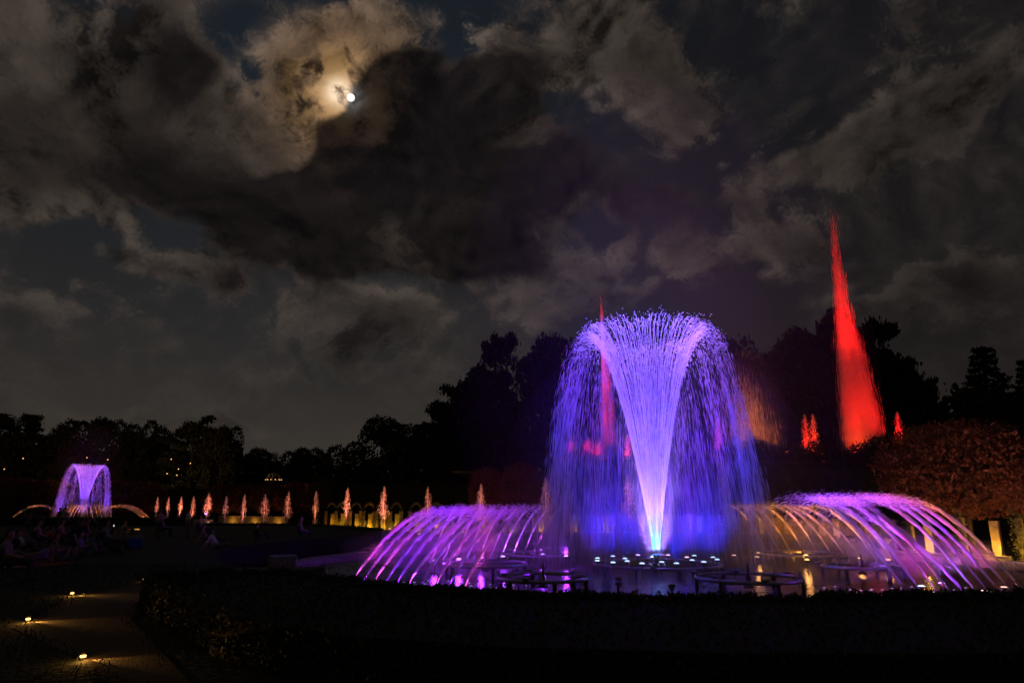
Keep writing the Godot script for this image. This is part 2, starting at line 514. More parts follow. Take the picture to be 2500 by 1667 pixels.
func build_setting():
	var g := PlaneMesh.new()
	g.size = Vector2(3000, 3000)
	structure("ground", g, M.garden_ground, Vector3(0, -0.1, 0))
	# raised lawn: open towards the pool, ends at the far hedge
	var poly := PackedVector2Array([Vector2(-95, -74), Vector2(-20, -72.5), Vector2(-10.5, -57)])
	poly.append_array(arc(20.6, 204, 12, 40))
	poly.append_array([Vector2(60, -28), Vector2(60, 30), Vector2(-95, 30)])
	structure("lawn", slab(poly, LAWN, -0.1).mesh(), M.lawn_grass)
	var path := PackedVector2Array([Vector2(4, -3.0), Vector2(-1.0, -5.2), Vector2(-4.6, -8.6), Vector2(-7.9, -11.6), Vector2(-9.3, -15.2), Vector2(-9.4, -19), Vector2(-8.5, -23), Vector2(-6.0, -23), Vector2(-7.1, -18), Vector2(-7.4, -14.5), Vector2(-6.6, -12.6), Vector2(-3.4, -8.0), Vector2(0, -6.9), Vector2(4, -6.6), Vector2(9, -7.2), Vector2(10, -4)])
	structure("path", slab(path, LAWN + 0.006, LAWN - 0.2).mesh(), M.path_gravel)
	# grass blades over the nearest lawn, one mass
	var core: PackedVector2Array = Geometry2D.offset_polygon(path, -0.16)[0]
	var b := Shape.new()
	for k in 14000:
		var x := rng.randf_range(-15.0, -3.0)
		var z := rng.randf_range(-24.0, -5.0)
		if Geometry2D.is_point_in_polygon(Vector2(x, z), core) or x > -4.0 and z < -8.0:
			continue
		var q := Vector3(x, LAWN + 0.004, z)
		var lean := Vector3(rng.randf_range(-0.03, 0.03), rng.randf_range(0.03, 0.07), rng.randf_range(-0.03, 0.03))
		var side := Vector3(rng.randf_range(-1, 1), 0, rng.randf_range(-1, 1)).normalized() * 0.012
		b.tri(q - side, q + lean, q + side)
	var grass := part(numbered("grass"), b.mesh(), M.lawn_grass, self)
	stuff(grass)
	# the near hedge
	var inner := [Vector2(-7.0, -14.0), Vector2(-6.2, -14.9), Vector2(-4.75, -15.1), Vector2(-2.9, -13.3), Vector2(-1.7, -12.2), Vector2(-0.7, -11.7), Vector2(0.35, -11.3), Vector2(2.2, -11.0), Vector2(4.6, -11.0), Vector2(6.0, -11.35), Vector2(7.0, -11.2), Vector2(8.2, -11.5), Vector2(10.5, -12.6), Vector2(13.5, -15.0)]
	var outer := [Vector2(-6.9, -13.4), Vector2(-6.4, -12.9), Vector2(-5.6, -11.9), Vector2(-4.6, -10.6), Vector2(-3.6, -9.3), Vector2(-2.8, -8.6), Vector2(-1.6, -7.9), Vector2(0.0, -7.35), Vector2(2.2, -7.05), Vector2(4.6, -7.05), Vector2(7.0, -7.3), Vector2(9.2, -7.9), Vector2(11.5, -9.0), Vector2(14.5, -12.0)]
	var h := thing("box_hedge", "low dark clipped hedge curving along the front of the pool", "hedge", Vector3(2, LAWN, -10))
	var body := PackedVector2Array(inner)
	outer.reverse()
	body.append_array(PackedVector2Array(outer))
	outer.reverse()
	var off := Vector3(2, LAWN, -10)
	var hb := slab(body, LAWN + 0.53, LAWN)
	for k in hb.v.size():
		hb.v[k] -= off
	part("hedge_body", hb.mesh(), M.hedge_body, h)
	var lf := Shape.new()
	for k in 26000:
		var u := rng.randf() * (inner.size() - 1.001)
		var a: Vector2 = inner[int(u)].lerp(inner[int(u) + 1], fmod(u, 1.0))
		var c: Vector2 = outer[int(u)].lerp(outer[int(u) + 1], fmod(u, 1.0))
		var w := rng.randf()
		var y := LAWN + 0.53 + rng.randf_range(-0.03, 0.05)
		var q2 := a.lerp(c, w)
		if k % 3 == 0:
			w = 1.02 if k % 2 else -0.01
			q2 = a.lerp(c, w)
			y = LAWN + rng.randf_range(0.0, 0.55)
		elif k % 3 == 1:
			q2 = a.lerp(c, rng.randf_range(-0.01, 0.12))
			y += absf(rng.randfn(0.0, 0.022)) + 0.02 * sin(u * 7.0) + 0.015 * sin(u * 17.0)
		var p := Vector3(q2.x, y, q2.y) - off
		var d := Vector3(rng.randfn(0, 1), absf(rng.randfn(0, 1)) + 0.2, rng.randfn(0, 1)).normalized() * rng.randf_range(0.04, 0.085)
		var s := d.cross(Vector3(rng.randfn(0, 1), 0.3, rng.randfn(0, 1))).normalized() * 0.022
		lf.quad(p, p + d * 0.5 + s, p + d, p + d * 0.5 - s)
	stuff(part("hedge_leaves", lf.mesh(), M.hedge_leaf, h))
	# far hedges along the end of the lawn
	far_hedge("far_hedge", Vector3(-94, LAWN, -72.5), Vector3(-32.8, LAWN, -71.8), 0.72, 1.6, "dark flat-topped hedge behind the seated crowd at far left")
	far_hedge("far_hedge", Vector3(-31, LAWN, -72.4), Vector3(-20.5, LAWN, -71.3), 0.16, 1.2, "low dark hedge edging the lawn before the short pink jets")
	far_hedge("far_hedge", Vector3(-20, LAWN, -71), Vector3(-10.7, LAWN, -56.4), 0.14, 1.0, "low hedge slanting from the lawn corner to the pool")

func far_hedge(called: String, a: Vector3, b: Vector3, h: float, w: float, label: String):
	var o := thing(called, label, "hedge", (a + b) / 2.0)
	var d := b - a
	var turn := Basis(Vector3.UP, -atan2(d.z, d.x))
	var s := Shape.new()
	s.box(Vector3(0, h / 2.0, 0), Vector3(d.length(), h, w), turn, minf(0.08, h * 0.3))
	part("hedge_body", s.mesh(), M.hedge_body, o)
	var l := Shape.new()
	for k in int(d.length() * 45):
		var p := turn * Vector3(rng.randf_range(-0.5, 0.5) * d.length(), h + rng.randf_range(-0.03, 0.04), rng.randf_range(-0.5, 0.52) * w)
		if k % 3 == 0:
			p = turn * Vector3(rng.randf_range(-0.5, 0.5) * d.length(), rng.randf() * h, w * 0.505)
		var e := Vector3(rng.randfn(0, 1), absf(rng.randfn(0, 1)), rng.randfn(0, 1)).normalized() * 0.12
		var q := e.cross(Vector3(rng.randfn(0, 1), 0.3, rng.randfn(0, 1))).normalized() * 0.045
		l.quad(p, p + e * 0.5 + q, p + e, p + e * 0.5 - q)
	stuff(part("hedge_leaves", l.mesh(), M.hedge_leaf, o))

# ---------------------------------------------------------------- pool, rim, pipe rings and lamps
const RIM := 18.4

func build_pool():
	var w := slab(arc(RIM, 0, 354, 60), 0.0, 0.0)
	structure("pool_water", w.mesh(), M.pool_water)
	# coping stones: low on three sides, a wall at the back
	var rim := Node3D.new()
	rim.name = "pool_kerb"
	rim.set_meta("kind", "structure")
	add_child(rim)
	var n := 96
	for k in n:
		var a := deg_to_rad(360.0 * k / n)
		var back := clampf((-sin(a) - 0.42) / 0.25, 0.0, 1.0)
		var top := lerpf(0.42, 1.27, smoothstep(0.0, 1.0, back)) + rng.randf_range(-0.006, 0.006)
		var len := TAU * (RIM + 0.35) / n - 0.012
		var s := Shape.new()
		s.box(Vector3(0, (top - 0.35) / 2.0, 0), Vector3(len, top + 0.35, 0.7), Basis.IDENTITY, 0.03)
		part("stone", s.mesh(), M.pale_stone, rim, POOL + Vector3(cos(a) * (RIM + 0.35), 0, sin(a) * (RIM + 0.35)), Vector3(0, -a + PI / 2, 0))
	# step of stones on the left rim, a low pier
	var pier := thing("pier_stone", "pale rounded end stone of the pool rim at left beside the hedge", "stone pier", on_level(688, 1384, 0.5))
	var ps := Shape.new()
	ps.box(Vector3(0, 0.12, 0), Vector3(1.2, 0.8, 0.6), Basis(Vector3.UP, 0.5), 0.05)
	part("block", ps.mesh(), M.pale_stone, pier)
	# weir block under the nearest short jet
	var wp := on_level(1345, 1322, 0.75)
	var weir := thing("weir_block", "pale stone block with a dark ledge under the short pink jet, left of the fountain", "stone block", wp)
	var ws := Shape.new()
	ws.box(Vector3(0, 0.32, 0), Vector3(1.25, 0.18, 0.7), Basis.IDENTITY, 0.03)
	part("ledge", ws.mesh(), M.pale_stone, weir)
	var ws2 := Shape.new()
	ws2.box(Vector3(0, -0.25, 0), Vector3(1.1, 0.85, 0.6))
	part("block", ws2.mesh(), M.pale_stone, weir)

	# the ring of pipe round the tall jet, with its lamps
	pipe_ring(POOL + Vector3(0, 0.38, 0), 3.15, 10, 0.8, "broad dark pipe ring under the tall violet fountain", 0, 6)
	pipe_ring(on_level(1325, 1410, 0.5), 1.72, 6, 0.75, "violet-lit pipe ring with bowl lamps in the front of the pool, left of the two", 5, 8)
	pipe_ring(on_level(1828, 1411, 0.5), 1.95, 6, 0.75, "grey pipe ring with bowl lamps in the front of the pool, right of the two", 6, 8)
	pipe_ring(on_level(2105, 1382, 0.5), 1.7, 6, 0.75, "pipe ring behind the violet front jets at the right of the pool", 3, 5)
	pipe_ring(on_level(1185, 1376, 0.5), 2.0, 6, 0.75, "pipe ring with glowing violet lamps at the left of the pool", 2, 3)
	pipe_ring(on_level(1960, 1352, 0.5), 2.3, 6, 0.75, "dark pipe ring under the feet of the amber jets", 2, 3)
	pipe_ring(on_level(1310, 1352, 0.5), 2.0, 6, 0.75, "dark pipe ring at the back left of the pool beside the stone block", 2, 3)

	# lit lamps round the tall jet
	var spots := [[1459, 1364], [1458.6, 1370.3], [1496.5, 1359.3], [1497, 1374.6], [1526, 1365], [1531.5, 1371.3], [1557.7, 1356.4], [1568, 1377], [1594, 1361], [1631.7, 1356.4], [1616, 1373.7], [1651.8, 1376.8], [1677.3, 1361.8], [1690.7, 1369], [1695.5, 1357.7], [1718.8, 1373.4], [1740.9, 1362], [1751.6, 1367.4]]
	var flush := {7: 1, 10: 1, 11: 1, 15: 1}
	for k in spots.size():
		var p := on_level(spots[k][0], spots[k][1], 0.62)
		var l := "bright blue-white lamp on the ring round the tall fountain, %s of eighteen from the left" % NTH[k]
		var warm: bool = k in [6, 8, 9, 12]
		var o := bowl_lamp(p, l, "lamp_glow_violet" if warm else "lamp_glow_blue", "lamps round the tall fountain")
		# every lamp throws its own light up into the falling water
		var out := (p - POOL) * Vector3(1, 0, 1)
		var aim := p + Vector3(0, 10, 0) + out * 0.22
		spot(o, Vector3(0, 0.05, 0), aim - p, (lin(0.02, 0.03, 1.0) if k % 2 else lin(0.17, 0.012, 1.0)) if not warm else lin(0.24, 0.03, 1.0), LAMP_RING * (1.0 if k % 2 else 1.5), 42.0 if k % 2 else 22.0, 1.0)
	# other lit lamps standing in the pool
	var lit := [[[1062, 1370], "lamp_glow_violet", "glowing violet lamp low over rippled water at the pool's left"], [[1120.5, 1366], "lamp_glow_violet", "glowing violet lamp on the left pipe ring, second from the left"],
		[[1175, 1363], "lamp_glow_violet", "glowing violet lamp on the left pipe ring, third from the left"], [[1228, 1360], "lamp_glow_violet", "brightest violet lamp at the right end of the left pipe ring"],
		[[1325, 1354], "lamp_glow_violet", "small lit lamp beside the stone block with the pink jet"], [[1382, 1359], "lamp_glow_violet", "tiny lit lamp between the stone block and the blue lamps"],
		[[1793, 1357], "lamp_glow_pink", "small orange-pink lamp right of the blue lamps"], [[1852, 1351], "lamp_glow_warm", "upper of two warm lamps under the leftmost amber jet"], [[1849.5, 1361], "lamp_glow_warm", "lower of two warm lamps under the leftmost amber jet"],
		[[1968, 1357], "lamp_glow_warm", "upper of two warm lamps under the fourth amber jet"], [[1971, 1368], "lamp_glow_warm", "lower of two warm lamps under the fourth amber jet"], [[2101, 1364], "lamp_glow_warm", "pinkish lamp at the foot of the eighth amber jet"],
		[[2169, 1368], "lamp_glow_warm", "warm lamp beneath the tenth amber jet beside the right rim"], [[2250, 1431.5], "lamp_glow_blue", "blue-lit flat lamp at the foot of the second front jet, right side"], [[2300, 1424], "lamp_glow_violet", "violet-white flat lamp by the third front jet, right side"],
		[[2403, 1443], "lamp_glow_pink", "white flat lamp on the front rim by the seventh right jet"], [[2452, 1434], "lamp_glow_pink", "white flat lamp on the front rim by the ninth right jet"]]
	for q in lit:
		var p := on_level(q[0][0], q[0][1], 0.55)
		var lamp := bowl_lamp(p, q[2], q[1], "small lit lamps in the pool")
		if q[0][0] > 2200:
			lamp.scale = Vector3(0.75, 0.4, 0.75)
		if q[1] == "lamp_glow_violet":
			omni(get_child(get_child_count() - 1), Vector3(0, 0.25, 0), lin(0.34, 0.03, 1.0), 1.7)
		elif q[1] == "lamp_glow_warm":
			omni(get_child(get_child_count() - 1), Vector3(0, 0.25, 0), lin(1.0, 0.42, 0.1), 0.4)
	# loose unlit bowl lamps near the hedge
	for q in [[[1510, 1412], "unlit bowl lamp stacked above another near the middle of the hedge"], [[1510, 1425], "lower unlit bowl lamp at the hedge left of the middle"], [[1641, 1431], "unlit bowl lamp just above the hedge right of the middle"], [[1595, 1386], "unlit bowl lamp on a dark post before the tall fountain"]]:
		bowl_lamp(on_level(q[0][0], q[0][1], 0.5), q[1], "", "unlit lamps near the hedge")

const LAMP_RING := 100.0

var bowl_mesh: Mesh
var lens_mesh: Mesh
var stem_mesh: Mesh
func bowl_lamp(p: Vector3, label: String, glowing: String, group: String) -> Node3D:
	if bowl_mesh == null:
		var b := Shape.new()
		b.lathe(Vector3.ZERO, [[0.03, -0.12], [0.09, -0.10], [0.14, -0.03], [0.165, 0.0], [0.165, 0.018], [0.15, 0.018], [0.13, -0.012], [0.0, -0.02]], 20)
		bowl_mesh = b.mesh()
		var l := Shape.new()
		l.lathe(Vector3.ZERO, [[0.145, 0.006], [0.135, 0.045], [0.09, 0.075], [0.0, 0.09]], 20)
		lens_mesh = l.mesh(true)
		var s := Shape.new()
		s.tube([Vector3(0, -0.11, 0), Vector3(0, -0.75, 0)], [0.035], 8)
		stem_mesh = s.mesh(true)
	var o := thing("pool_lamp", label, "lamp", p, 0.0, group)
	var bowl := part("bowl", bowl_mesh, M.dark_metal if glowing != "" else M.steel, o)
	part("stem", stem_mesh, M.dark_metal, o)
	part("lamp_lens", lens_mesh, M[glowing] if glowing != "" else M.dark_metal, bowl)
	o.scale = Vector3.ONE * 0.85
	return o

func pipe_ring(c: Vector3, r: float, legs: int, leg: float, label: String, bowls: int, cans: int):
	var o := thing("pipe_ring", label, "pipe ring", c, 0.0, "pipe rings in the pool")
	var s := Shape.new()
	var p := []
	for k in 48:
		p.append(Vector3(cos(TAU * k / 48) * r, 0, sin(TAU * k / 48) * r))
	s.tube(p, [0.075], 8, true)
	part("ring_pipe", s.mesh(true), M.steel, o)
	for k in legs:
		var a := TAU * (k + 0.3) / legs
		var l := Shape.new()
		l.box(Vector3(cos(a) * r, -leg / 2.0 - 0.05, sin(a) * r), Vector3(0.13, leg, 0.13), Basis(Vector3.UP, -a))
		part("leg", l.mesh(), M.dark_metal, o)
	for k in cans:                       # the nozzle cans standing on the pipe
		var a := TAU * (k + 0.1) / cans
		var l := Shape.new()
		l.lathe(Vector3(cos(a) * r, 0.06, sin(a) * r), [[0.05, 0], [0.05, 0.16], [0.03, 0.17], [0.03, 0.22], [0.0, 0.22]], 10)
		part("nozzle_can", l.mesh(), M.steel, o)
	for k in bowls:
		var a := TAU * (k + 0.55) / bowls
		var l := Shape.new()
		var e := r + (0.22 if k % 2 else -0.22)
		l.lathe(Vector3(cos(a) * e, 0.14, sin(a) * e), [[0.04, -0.12], [0.08, -0.09], [0.15, -0.01], [0.19, 0.0], [0.19, 0.02], [0.0, 0.03]], 14)
		var bw := part("bowl_lamp", l.mesh(), M.steel, o)
		var cb := Shape.new()
		cb.tube([Vector3(cos(a) * e, 0.04, sin(a) * e), Vector3(cos(a) * (r + 0.3), -0.25, sin(a) * (r + 0.3)), Vector3(cos(a + 0.15) * (r + 0.1), -0.32, sin(a + 0.15) * (r + 0.1)), Vector3(cos(a + 0.25) * r, -0.06, sin(a + 0.25) * r)], [0.016], 6)
		part("cable", cb.mesh(), M.cable_rubber, bw)
	if legs == 6:
		var l := Shape.new()
		l.lathe(Vector3(0, -0.35, 0), [[0.2, 0], [0.2, 0.05], [0.12, 0.1], [0.09, 0.35], [0.05, 0.5], [0.035, 0.85], [0.0, 0.9]], 10)
		part("centre_nozzle", l.mesh(), M.dark_metal, o)

# ---------------------------------------------------------------- fountains
func mist(parent: Node, called: String, at: Vector3, size: Vector3, density: float, shape := RenderingServer.FOG_VOLUME_SHAPE_ELLIPSOID, c := Color(0.95, 0.95, 0.95)) -> FogVolume:
	var f := FogVolume.new()
	f.name = called
	f.shape = shape
	f.size = size
	var m := FogMaterial.new()
	m.density = density
	m.albedo = c
	f.material = m
	f.position = at
	parent.add_child(f, true)
	return f

const APEX := 12.4
const REACH := 3.05

func crown_point(a: float, s: float, lift: float, reach: float, foot: float) -> Vector3:   # s = 0 at the nozzle, 1 at the top, 2 back at nozzle height
	var r := 0.13 + reach * s
	return Vector3(cos(a) * r, foot + (lift - foot) * (1.0 - (s - 1.0) * (s - 1.0)), sin(a) * r)

func crown_fountain(label: String, at: Vector3) -> Node3D:
	var o := thing("crown_fountain", label, "fountain", at, 0.0)
	# rising cone: streams close together
	var s := Shape.new()
	var streams := 170
	for k in streams:
		var a := TAU * (k + rng.randf_range(-0.25, 0.25)) / streams
		var lift := APEX + rng.randf_range(-0.35, 0.25)
		var reach := REACH * (1.0 + rng.randf_range(-0.03, 0.03))
		var u := 0.0
		while u < 0.97:
			var du := rng.randf_range(0.06, 0.16)
			var j := rng.randf_range(-0.006, 0.006) * (1.0 + 2.0 * u)
			s.streak(crown_point(a + j, u, lift, reach, 0.85), crown_point(a + j, minf(u + du, 1.0), lift, reach, 0.85), lerpf(0.013, 0.021, u))
			u += du * 0.62
		# the broken top of each stream: short curls over the rim
		for q in 5:
			var v := rng.randf_range(0.82, 1.12)
			var dv := rng.randf_range(0.02, 0.06)
			var l2 := lift + rng.randfn(0.0, 0.12)
			var a2 := a + rng.randfn(0.0, 0.01)
			s.streak(crown_point(a2, v, l2, reach, 0.85), crown_point(a2, v + dv, l2, reach, 0.85), 0.018)
	stuff(part("rising_cone", s.mesh(), M.water_drops, o))
	# beads at the edge of the crown
	var t := Shape.new()
	for k in 3000:
		var a := TAU * rng.randf()
		var v := rng.randf_range(0.55, 1.3)
		var lift := APEX + rng.randfn(-0.15, 0.28)
		var p := crown_point(a, v, lift, REACH * rng.randf_range(0.94, 1.06), 0.85)
		var p2 := crown_point(a, v + rng.randf_range(0.004, 0.02), lift, REACH, 0.85)
		t.streak(p, p + (p2 - p).limit_length(0.25) + Vector3(0, -0.02, 0), rng.randf_range(0.012, 0.026))
	stuff(part("crown_beads", t.mesh(), M.water_drops, o))
	# the falling curtain: drawn-out drops, bunched in clumps
	var c := Shape.new()
	var clump := PackedFloat32Array()
	var far := PackedFloat32Array()
	for k in 120:
		clump.append(TAU * rng.randf())
		far.append(rng.randfn(1.0, 0.075))
	for k in 15000:
		var n := rng.randi() % 120
		var a := clump[n] + rng.randfn(0.0, 0.026)
		var v := 1.0 + sqrt(rng.randf()) * 0.97
		if k % 9 == 0:
			a = TAU * rng.randf()
		if cos(a - 1.77) > 0.0 and rng.randf() < 0.72:
			continue          # the side towards the lawn is thinner
		var reach := REACH * far[n] * (1.0 + rng.randfn(0.0, 0.02))
		var lift := APEX + rng.randfn(-0.1, 0.25)
		# the air slows the drops sideways: the curtain hangs steeper than the rise
		var len := rng.randf_range(0.014, 0.06) * (0.7 + 1.1 * (v - 1.0))
		var p := crown_point(a, v, lift, reach, 0.0)
		var p2 := crown_point(a, v + len, lift, reach, 0.0)
		if p2.y < 0.02:
			continue
		for e in [0, 1]:
			var w := p if e == 0 else p2
			var r := Vector2(w.x, w.z).length()
			var k2 := lerpf(1.0, 0.87, clampf((r - REACH) / REACH, 0.0, 1.0))
			w = Vector3(w.x * k2 - 0.10 * maxf(v - 1.0, 0.0), w.y, w.z * k2)
			if e == 0:
				p = w
			else:
				p2 = w
		c.streak(p, p2, rng.randf_range(0.006, 0.013) * (1.2 - 0.45 * (v - 1.0)))
	stuff(part("falling_curtain", c.mesh(), M.water_drops, o))
	# nozzle
	var nz := Shape.new()
	nz.lathe(Vector3(0, -0.1, 0), [[0.3, 0.0], [0.3, 0.5], [0.12, 0.55], [0.12, 0.72], [0.22, 0.95], [0.19, 0.95], [0.1, 0.8], [0.0, 0.8]], 16)
	part("nozzle", nz.mesh(), M.dark_metal, o)
	return o

func jet_shape(dist: float, high: float, foot: float, to_end: float, spread: float, count: int, width: float) -> Mesh:
	# an arching jet along +x: thick at the foot, breaking into drops towards and past the top
	var s := Shape.new()
	for k in count:
		var u := rng.randf() * to_end
		if k % 4 == 0:
			u *= 0.5
		var fade := clampf((to_end - u) / (to_end * 0.85), 0.0, 1.0)
		if rng.randf() > 0.10 + fade:
			continue
		var sig := 0.022 + spread * pow(u, 1.7)
		var du := rng.randf_range(0.02, 0.06) * (2.2 if u < 0.5 else 1.0)
		var off := Vector3(rng.randfn(0, sig) * 0.6, rng.randfn(-0.25 * sig, sig) , rng.randfn(0, sig))
		var kx := dist * (1.0 + rng.randfn(0.0, 0.02) * u)
		var p := Vector3(kx * u, foot + high * (2.0 * u - u * u), 0) + off
		var u2 := u + du
		var p2 := Vector3(kx * u2, foot + high * (2.0 * u2 - u2 * u2), 0) + off * (1.0 + 0.7 * du)
		if p2.y < 0.03:
			continue
		s.streak(p, p2, width * rng.randf_range(0.5, 1.0) * (1.2 if u < 0.35 else 0.85 if u < 0.65 else 0.5))
	return s.mesh()

var jet_nozzle: Mesh
var small_lens: Mesh
func arch_jet(called: String, label: String, foot: Vector3, dir: Vector3, mesh: Mesh, c: Color, energy: float, group: String, glowing := "lamp_glow_violet", c2 := Color.BLACK, reach := 3.7):
	if jet_nozzle == null:
		var s := Shape.new()
		s.tube([Vector3(-0.26, -0.34, 0), Vector3(-0.06, -0.10, 0), Vector3(0.03, 0.02, 0)], [0.05, 0.045, 0.028], 8)
		s.lathe(Vector3(-0.26, -0.5, 0), [[0.1, 0], [0.1, 0.08], [0.05, 0.12], [0.05, 0.2]], 10)
		jet_nozzle = s.mesh(true)
	var turn := -atan2(dir.z, dir.x)
	var o := thing(called, label, "water jet", foot, turn, group)
	stuff(part("water_stream", mesh, M.water_drops, o))
	part("nozzle", jet_nozzle, M.steel, o)
	# three lamps: one at the nozzle, two under the arch that shine straight up through the water
	var far_tone := c2 if c2 != Color.BLACK else c
	for q in [[Vector3(-0.05, -0.28, 0.14), Vector3(0.5, 1.0, 0), c, energy * 1.7, 30.0], [Vector3(reach * 0.14, -0.24, 0.08), Vector3(reach * 0.34, 2.0, 0), c, energy * 1.9, 19.0], [Vector3(reach * 0.45, -0.24, -0.08), Vector3(reach * 0.70, 2.6, 0), far_tone, energy * 1.7, 17.0], [Vector3(reach * 0.85, -0.24, 0.08), Vector3(reach * 1.1, 2.8, 0), far_tone, energy * 0.8, 17.0]]:
		part("lamp_lens", small_lens, M[glowing], o, q[0] + Vector3(0, -0.05, 0))
		spot(o, q[0], q[1], q[2], q[3], q[4], 0.9, 0.1)

func build_fountains():
	# --- the tall violet fountain and its far twin
	var main := crown_fountain("tall violet crown fountain with a bright cone of water at the right of centre", POOL)
	# flood lamps on the pipe rings around, aimed at the crown
	var flood := thing("flood_lamps", "group of dark lamp heads round the base of the tall fountain", "lamp", POOL)
	for k in 6:
		var a := TAU * (k + 0.5) / 6
		var p := Vector3(cos(a) * 0.38, 0.42, sin(a) * 0.38)
		var l := Shape.new()
		l.lathe(p, [[0.02, -0.4], [0.04, -0.36], [0.06, -0.2], [0.075, -0.05], [0.06, -0.06], [0.0, -0.07]], 12)
		part("lamp_head", l.mesh(), M.steel, flood)
		part("lamp_lens", small_lens, M.lamp_glow_blue, flood, p + Vector3(0, -0.055, 0))
		spot(flood, p + Vector3(0, 0.02, 0), Vector3(cos(a) * 2.0, APEX, sin(a) * 2.0), lin(0.60, 0.25, 1.0), CONE, 11.0, 0.8)
		spot(flood, p + Vector3(0, 0.03, 0), Vector3(cos(a) * 0.35, 2.8, sin(a) * 0.35), lin(0.05, 0.38, 1.0), 44.0, 24.0, 0.9)
	mist(main, "spray_mist", Vector3(0, 1.6, 0), Vector3(13, 6.0, 13), 0.009)
	mist(main, "spray_mist", Vector3(0, 2.6, 0), Vector3(14.5, 10.0, 14.5), 0.005)
	mist(main, "spray_mist", Vector3(0, 4.0, 0), Vector3(16, 16.0, 16), 0.0025)
	mist(main, "spray_mist", Vector3(0, 1.3, -1), Vector3(32, 3.0, 28), 0.022)
	mist(main, "spray_mist", Vector3(0, 10, 0), Vector3(22, 34, 22), 0.0005)
	mist(main, "spray_mist", Vector3(0, 8, 0), Vector3(14, 26, 14), 0.0006)

	var fp := at_range(198, 1262, 162.0)
	fp.y = 0.0
	var twin := copy(main, "small far violet crown fountain at the left behind the crowd", fp, 0.6)
	for c in twin.get_children():
		if c is FogVolume:
			twin.remove_child(c)
			c.free()
	for k in 6:
		var a := TAU * (k + 0.5) / 6
		spot(twin, Vector3(cos(a) * 7.0, 0.5, sin(a) * 7.0), Vector3(cos(a) * 1.5, 9.0, sin(a) * 1.5), lin(0.14, 0.04, 1.0), 220.0, 26.0, 0.9)
	for k in 3:
		var a := TAU * (k + 0.2) / 3
		spot(twin, Vector3(cos(a) * 1.2, 0.5, sin(a) * 1.2), Vector3(cos(a) * 2.0, APEX, sin(a) * 2.0), lin(0.42, 0.18, 1.0), 170.0, 11.0, 0.9)
	mist(twin, "spray_mist", Vector3(0, 9, 0), Vector3(16, 26, 16), 0.0006)

	# --- arching jets of the near pool
	var violet := lin(0.20, 0.012, 1.0)
	var pink := lin(1.0, 0.07, 0.62)
	var rose := lin(1.0, 0.17, 0.33)
	var lilac := lin(0.34, 0.12, 1.0)
	var amber := lin(1.0, 0.27, 0.015)
	var long_jet := jet_shape(3.7, 2.75, 0.0, 1.75, 0.080, 1700, 0.0135)
	var high_jet := jet_shape(3.7, 3.25, 0.0, 1.75, 0.080, 1900, 0.0135)
	var wide_jet := jet_shape(3.7, 2.6, 0.0, 1.6, 0.17, 1900, 0.013)
	var slim_jet := jet_shape(4.4, 2.75, 0.0, 1.7, 0.055, 1000, 0.011)
	var front_left := [[867, 1407, 1.7], [892, 1409, 1], [919, 1409, 1.3], [946, 1413, 1], [973, 1415, 1], [1002, 1416, 1.2], [1032, 1420, 1], [1067, 1419, 1.2], [1099, 1423, 1], [1137, 1425, 1.6]]
	for k in 10:
		var f := on_level(front_left[k][0], front_left[k][1], 0.35)
		var p: bool = k in [0, 2, 7, 9]
		arch_jet("arching_jet", "%s arching jet rising from the hedge, %s from the left in the front left row" % ["pink" if p else "magenta" if k == 5 else "violet", NTH[k]], f, POOL - f, wide_jet if k == 5 else long_jet, pink if p else lin(0.55, 0.04, 1.0) if k == 5 else violet, JET * (0.7 if p else 1.0) * front_left[k][2], "front left row of arching jets", "jet_glow_violet", violet if p else Color.BLACK)
	var back_left := [1060, 1091, 1120, 1148, 1176, 1204, 1230, 1258, 1284, 1310]
	var back_top := [1128, 1155, 1190, 1221, 1254, 1285, 1316, 1338, 1365, 1392]
	for k in 10:
		var f := on_level(back_left[k], lerpf(1352, 1337, k / 9.0), 0.5)
		var d := ((POOL - f) * Vector3(1, 0, 1)).normalized()
		var want: float = (back_top[k] - 1250.0) / 1738.0
		var t := clampf((want * -f.z - f.x) / (d.x + want * d.z), 1.6, 4.4)
		var m := jet_shape(t, 2.75, 0.0, 1.7, 0.05, 900, 0.011)
		var p: bool = k in [0, 2, 4, 9]
		arch_jet("arching_jet", "thin %s arching jet, %s from the left in the back left row" % ["rose" if p else "violet", NTH[k]], f, d, m, pink if p else lin(0.5, 0.10, 1.0), JET * 0.75, "back left row of arching jets", "jet_glow_violet", Color.BLACK, t)
	var front_right := [[2206, 1435], [2240, 1431], [2284, 1440], [2316, 1442], [2348, 1438], [2379, 1439], [2406, 1434], [2432, 1432], [2457, 1428], [2482, 1422]]
	for k in 10:
		var f := on_level(front_right[k][0], front_right[k][1], 0.35)
		var kind: int = [0, 1, 2, 2, 0, 3, 1, 3, 2, 4][k]
		var name_of: String = ["violet-white", "violet", "pink", "rose and orange", "amber-orange"][kind]
		arch_jet("arching_jet", "long %s arching jet, %s from the left in the front right row" % [name_of, NTH[k]], f, POOL - f, wide_jet if k == 4 else high_jet, [lilac, violet, pink, rose, lin(1.0, 0.32, 0.10)][kind], JET * [1.9, 1.8, 1.5, 1.8, 2.2][kind], "front right row of arching jets", "jet_glow_violet", [Color.BLACK, Color.BLACK, lin(0.55, 0.035, 0.9), lin(1.0, 0.09, 0.22), lin(1.0, 0.17, 0.05)][kind])
	var back_right := [[1870, 1344.6], [1902, 1344.6], [1931, 1346.6], [1963, 1345.6], [1992, 1343.2], [2028, 1348.3], [2062, 1353.4], [2098, 1355], [2131, 1352], [2173, 1354]]
